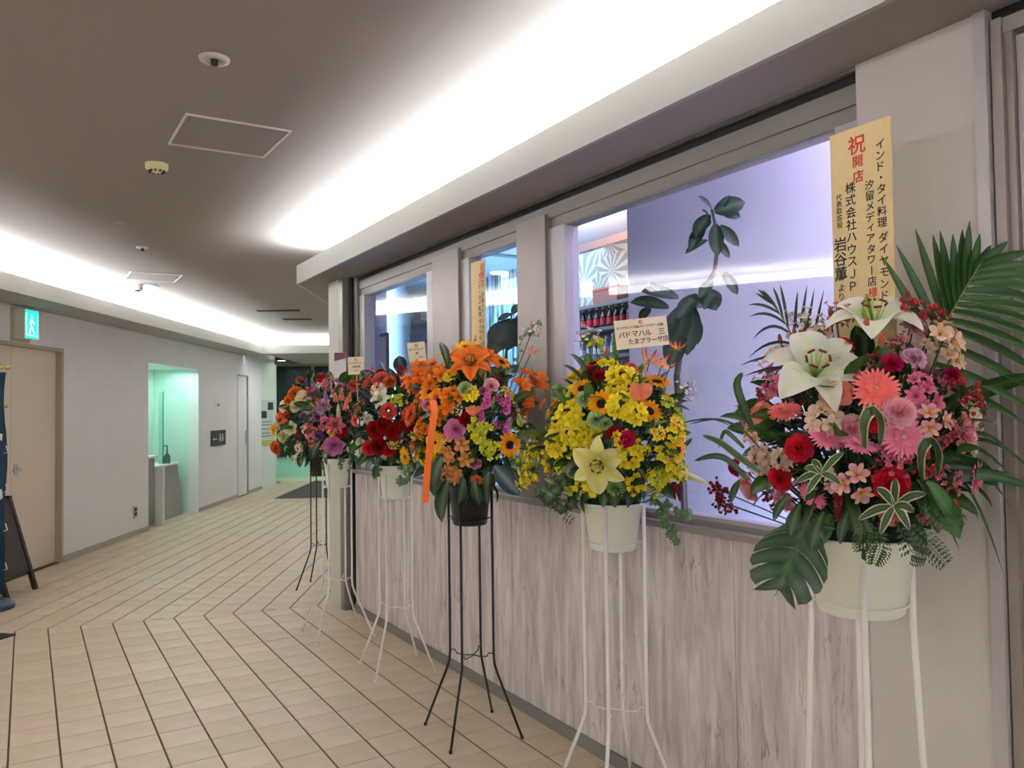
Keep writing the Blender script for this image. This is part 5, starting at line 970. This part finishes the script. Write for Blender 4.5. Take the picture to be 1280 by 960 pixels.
for sg, nm in ((1, 'panel'), (-1, 'panel')):
    mb = MB()
    def slab(mb, y0, y1, z0, z1, th=.012, off=0.0):
        f = lambda z: .055+(.60-z)*.30
        pts = [L3(sg*(f(z)+o), y, z) for z in (z0, z1) for y in (y0, y1) for o in (off-th, off+th)]
        mb.add(pts, [(0, 1, 3, 2), (4, 6, 7, 5), (0, 4, 5, 1), (2, 3, 7, 6), (0, 2, 6, 4), (1, 5, 7, 3)])
    slab(mb, -.20, .20, .16, .78); part('panel', mb, M_DKW, t)
    for y0 in (-.21, .17): mb = MB(); slab(mb, y0, y0+.035, .0, .80, .018); part('leg', mb, M_DKW, t)
    mb = MB(); slab(mb, -.205, -.195, .42, .64, .022, .012); part('chrome_strip', mb, M_STEEL, t) if sg > 0 else None
tp = Vector((-.053, 6.368, 0)); a1, a2 = Vector((-.73, .683, 0)), Vector((-.777, -.628, 0)); t = thing('floor_mat', 'corner of a dark brown mat at the left edge', 'mat', tp); part('pile', MB().prism([(tp+a1*0)[:2], (tp+a1*.55)[:2], (tp+a1*.55+a2*.8)[:2], (tp+a2*.8)[:2]], .0005, .010), mat('brown_mat', (44, 34, 30), .9), t)

# ================================================================ INSIDE THE SHOP
y0_, z0_ = onX(700, 445, 4.4); ya, _ = onX(700, 412, 4.4); yb, zs1 = onX(776, 415, 4.4)
y_a, zs1 = onX(735, 413, 4.4); zs2 = onX(735, 447, 4.4)[1]; zs3 = onX(735, 480, 4.4)[1]; ztop = onX(735, 384, 4.4)[1]
t = thing('bottle_shelf', 'dark wooden wall shelf with bottles seen through the large window', 'shelf', (4.5, 5.7, 0)); YB0, YB1 = 4.2, 6.55
part('back_panel', MB().box(4.62, 4.65, YB0, YB1, .9, ztop), M_SHELF, t)
for z_ in (zs1, zs2, zs3, ztop): part('shelf_board', MB().box(4.32, 4.62, YB0, YB1, z_-.03, z_), M_SHELF, t)
for y_ in (YB0, YB1-.03): part('side_panel', MB().box(4.32, 4.62, y_, y_+.03, 0, ztop), M_SHELF, t)
part('cabinet_base', MB().box(4.32, 4.62, YB0+.03, YB1-.03, 0, .9), M_SHELF, t)
M_BOTK = mat('dark_bottle_glass', (20, 10, 8), .15); M_BOTL = mat('red_label', (196, 40, 50), .5); M_BOTW = mat('white_cap', (226, 216, 206), .4); M_BOTC = mat('clear_spirit_bottle', (150, 160, 170), .15)
def bottle(P, label, group, body, lab, h=.19, r=.026):
    t = thing('bottle', label, 'bottle', P, 0, group); part('glass', MB().lathe([(.001, 0), (r, 0), (r, h*.52), (r*.38, h*.72), (r*.36, h*.93), (.001, h*.93)], 12), body, t, True, world=False)
    part('label', MB().lathe([(r*1.03, h*.12), (r*1.03, h*.44)], 12), lab, t, True, world=False); part('cap', MB().lathe([(r*.46, h*.88), (r*.46, h), (.001, h)], 8), M_BOTW, t, True, world=False)
for k in range(12):
    y_ = onX(708+k*8.3, 413, 4.4)[0]; bottle((4.37, y_, zs1), 'dark bottle with a red label in the row on the upper shelf', 'dark bottles with red labels on the upper shelf', M_BOTK, M_BOTL)
for k in range(9):
    y_ = onX(709+k*7.2+(k % 3), 447, 4.4)[0]; bottle((4.38, y_, zs2), 'grey glass bottle with a pale label on the lower shelf', 'spirit bottles on the lower shelf', M_BOTC, M_BOTW, .15+.02*(k % 3), .024)
yq, zq = onX(741, 372, 4.35); yr = onX(771, 372, 4.35)[0]; zt_ = onX(756, 362, 4.35)[1]; t = thing('wooden_box', 'reddish brown box standing on top of the bottle shelf', 'box', (4.45, (yq+yr)/2, ztop)); part('box_body', MB().box(4.35, 4.58, yr, yq, ztop, zt_), M_BOX, t); part('lid', MB().box(4.34, 4.59, yr-.01, yq+.01, zt_, zt_+.02), mat('box_lid', (140, 70, 56), .5), t)
def palm_paper():
    m = bpy.data.materials.new('palm_wallpaper'); m.use_nodes = True; nt = m.node_tree; b = nt.nodes['Principled BSDF']; L = nt.links; N = nt.nodes.new
    tc = N('ShaderNodeTexCoord'); v = N('ShaderNodeTexVoronoi'); v.inputs['Scale'].default_value = 2.6; L.new(tc.outputs['Object'], v.inputs['Vector'])
    s_ = N('ShaderNodeVectorMath'); s_.operation = 'SUBTRACT'; L.new(tc.outputs['Object'], s_.inputs[0]); L.new(v.outputs['Position'], s_.inputs[1])
    sp = N('ShaderNodeSeparateXYZ'); L.new(s_.outputs[0], sp.inputs[0]); an = N('ShaderNodeMath'); an.operation = 'ARCTAN2'; L.new(sp.outputs['Y'], an.inputs[0]); L.new(sp.outputs['Z'], an.inputs[1])
    mu = N('ShaderNodeMath'); mu.operation = 'MULTIPLY'; mu.inputs[1].default_value = 13; L.new(an.outputs[0], mu.inputs[0]); si = N('ShaderNodeMath'); si.operation = 'SINE'; L.new(mu.outputs[0], si.inputs[0])
    r = N('ShaderNodeValToRGB'); e = r.color_ramp.elements; e[0].position = .45; e[0].color = (*lin((120, 118, 104)), 1); e[1].position = .6; e[1].color = (*lin((170, 160, 142)), 1); mr = N('ShaderNodeMapRange'); mr.inputs[1].default_value = -1; L.new(si.outputs[0], mr.inputs[0]); L.new(mr.outputs[0], r.inputs[0]); L.new(r.outputs[0], b.inputs[0]); b.inputs['Roughness'].default_value = .7; return m
zw0, zw1 = onX(740, 384, 4.7)[1], onX(740, 305, 4.7)[1]
struct('wall_shop_bar', MB().box(4.66, 4.72, 3.2, 6.9, 0, 3.1), mat('peach_wall', (222, 190, 176), .7)); struct('trim_19', MB().box(4.64, 4.66, 3.2, 6.85, ztop, min(zw1, 3.02)), palm_paper(), label='palm leaf wallpaper band over the bottle shelf')
# shop ceiling lamps
for k, (px, py) in enumerate(((625, 340), (622, 363))):
    P = ceilp(px, py, 3.10); t = thing('ceiling_downlight', ('nearer' if k == 0 else 'farther')+' lit round lamp on the shop ceiling seen through the narrow window', 'downlight', P); part('trim_ring', MB().lathe([(.14, 0), (.14, -.012), (.12, -.014)], 20), M_WHITE, t, True, world=False); part('lens', MB().lathe([(.12, -.012), (.001, -.016)], 16), MATS['lit_lens'], t, world=False)
P = ceilp(632, 319, 3.10); t = thing('ceiling_vent', 'dark slot fitting on the shop ceiling over the two lamps', 'vent', P); part('frame', MB().box(-.2, .2, -.05, .05, -.015, 0), M_FRAMED, t, world=False)
# rubber plants
def rubber_plant(label, foot, trunk, leaves, dep, col=c_(22, 44, 30)):
    foot = Vector(foot); t = thing('rubber_plant', label, 'potted plant', foot); part('pot', MB().lathe([(.001, 0), (.11, 0), (.14, .26), (.15, .28), (.135, .28), (.12, .25), (.001, .25)], 24), mat('planter_grey', (120, 120, 122), .5), t, True, world=False)
    pts = [foot+Vector((0, 0, .25))]+[at(x, y, d) for x, y, d in trunk]; mb = MB(); mb.col = c_(80, 70, 52); mb.tube(pts, .016, 7, .006); part('stem', mb, LEAF, t, True)
    me = leaf_mesh('leaf', col=col, W=.27, bend=.25, mid=c_(60, 90, 60), fold=.15)
    for x0, y0, x1, y1, w_ in leaves: leaf_at(t, me, x0, y0, dep, x1, y1, dep-.04, .35, w_*.74)
    return t
rubber_plant('rubber plant with large dark glossy leaves behind the widest window', (2.50, 2.55, .02), [(846, 470, 3.35), (852, 430, 3.33), (872, 375, 3.3), (893, 340, 3.27), (898, 300, 3.25), (890, 262, 3.25)],
 [(893, 264, 932, 252, 1.6), (890, 262, 874, 244, 1.0), (886, 268, 868, 296, 1.3), (880, 282, 862, 312, 1.1), (900, 282, 924, 308, 1.0), (894, 280, 897, 320, 1.1), (888, 272, 878, 262, 1.2), (884, 300, 856, 316, .8), (905, 340, 922, 368, 1.0), (886, 362, 895, 388, 2.0), (890, 366, 880, 386, 2.0), (848, 372, 802, 362, 1.3), (836, 384, 788, 376, 1.2), (872, 368, 846, 398, 1.3), (858, 380, 836, 440, 1.3), (866, 384, 858, 444, 1.2), (846, 392, 826, 430, 1.4), (850, 410, 838, 460, 1.4), (898, 262, 912, 244, 1.1), (860, 372, 880, 384, 1.3), (812, 384, 800, 400, 1.4), (900, 262, 926, 272, 1.3), (888, 276, 872, 290, 1.2), (896, 300, 912, 322, .9), (868, 395, 872, 430, 1.2), (840, 400, 816, 420, 1.3), (890, 350, 874, 372, 1.2), (830, 372, 812, 352, 1.1)], 3.25)
rubber_plant('dark leaved plant standing behind the narrow middle window', (3.0, 4.85, .02), [(632, 460, 5.6), (634, 420, 5.6), (640, 392, 5.6)],
 [(640, 392, 648, 380, 1.5), (636, 400, 618, 440, 2.2), (640, 398, 634, 438, 2.2), (644, 400, 655, 436, 2.0), (632, 412, 612, 446, 1.6), (640, 392, 622, 400, 1.2), (645, 395, 668, 410, 1.5), (628, 430, 604, 452, 1.3)], 5.6)
# furniture behind the far windows
ya, za = onX(458, 400, 2.5); yb_, _ = onX(478, 400, 2.5)
struct('trim_20', MB().box(2.50, 2.54, yb_, ya, 0, 2.9), mat('lavender_panel', (206, 206, 232), .6), label='pale lavender panel behind the farthest window')
t = thing('picture_frame', 'dark framed picture beside the pale panel in the farthest window', 'picture', (2.47, (yb_-.06), 1.9)); part('frame', MB().box(2.47, 2.49, yb_-.16, yb_-.01, 1.72, 2.12), mat('frame_dark', (44, 50, 60), .5), t); part('picture', MB().box(2.465, 2.47, yb_-.145, yb_-.025, 1.75, 2.09), mat('picture_pink', (190, 170, 176), .5), t)
t = thing('cabinet', 'grey cabinet with pale doors along the shop back wall', 'cabinet', (4.5, 8.1, 0)); part('body', MB().box(4.25, 4.78, 6.9, 9.4, .02, 1.86), mat('cabinet_grey', (140, 150, 158), .5), t)
for k in range(5): part('door', MB().box(4.23, 4.25, 6.94+k*.49, 7.40+k*.49, .06, 1.6), mat('cabinet_door_%d' % k, (200, 206, 210) if k % 2 else (96, 104, 112), .4), t)
y1_, z1_ = onX(512, 428, 4.1); y2_, z2_ = onX(538, 428, 4.1); z3_ = onX(512, 400, 4.1)[1]
t = thing('cloth_canopy', 'dark striped cloth canopy over the grey cabinet', 'canopy', (4.3, (y1_+y2_)/2, z1_)); mb = MB().add([(4.1, y1_, z1_), (4.1, y2_, z1_), (4.1, y1_-.05, z3_), (4.5, y1_, z1_), (4.5, y2_, z1_), (4.5, y1_-.05, z3_)], [(0, 1, 2), (3, 5, 4), (0, 3, 4, 1), (1, 4, 5, 2), (2, 5, 3, 0)]); part('cloth', mb, M_ROOFDK, t)
# ================================================================ THINGS: END
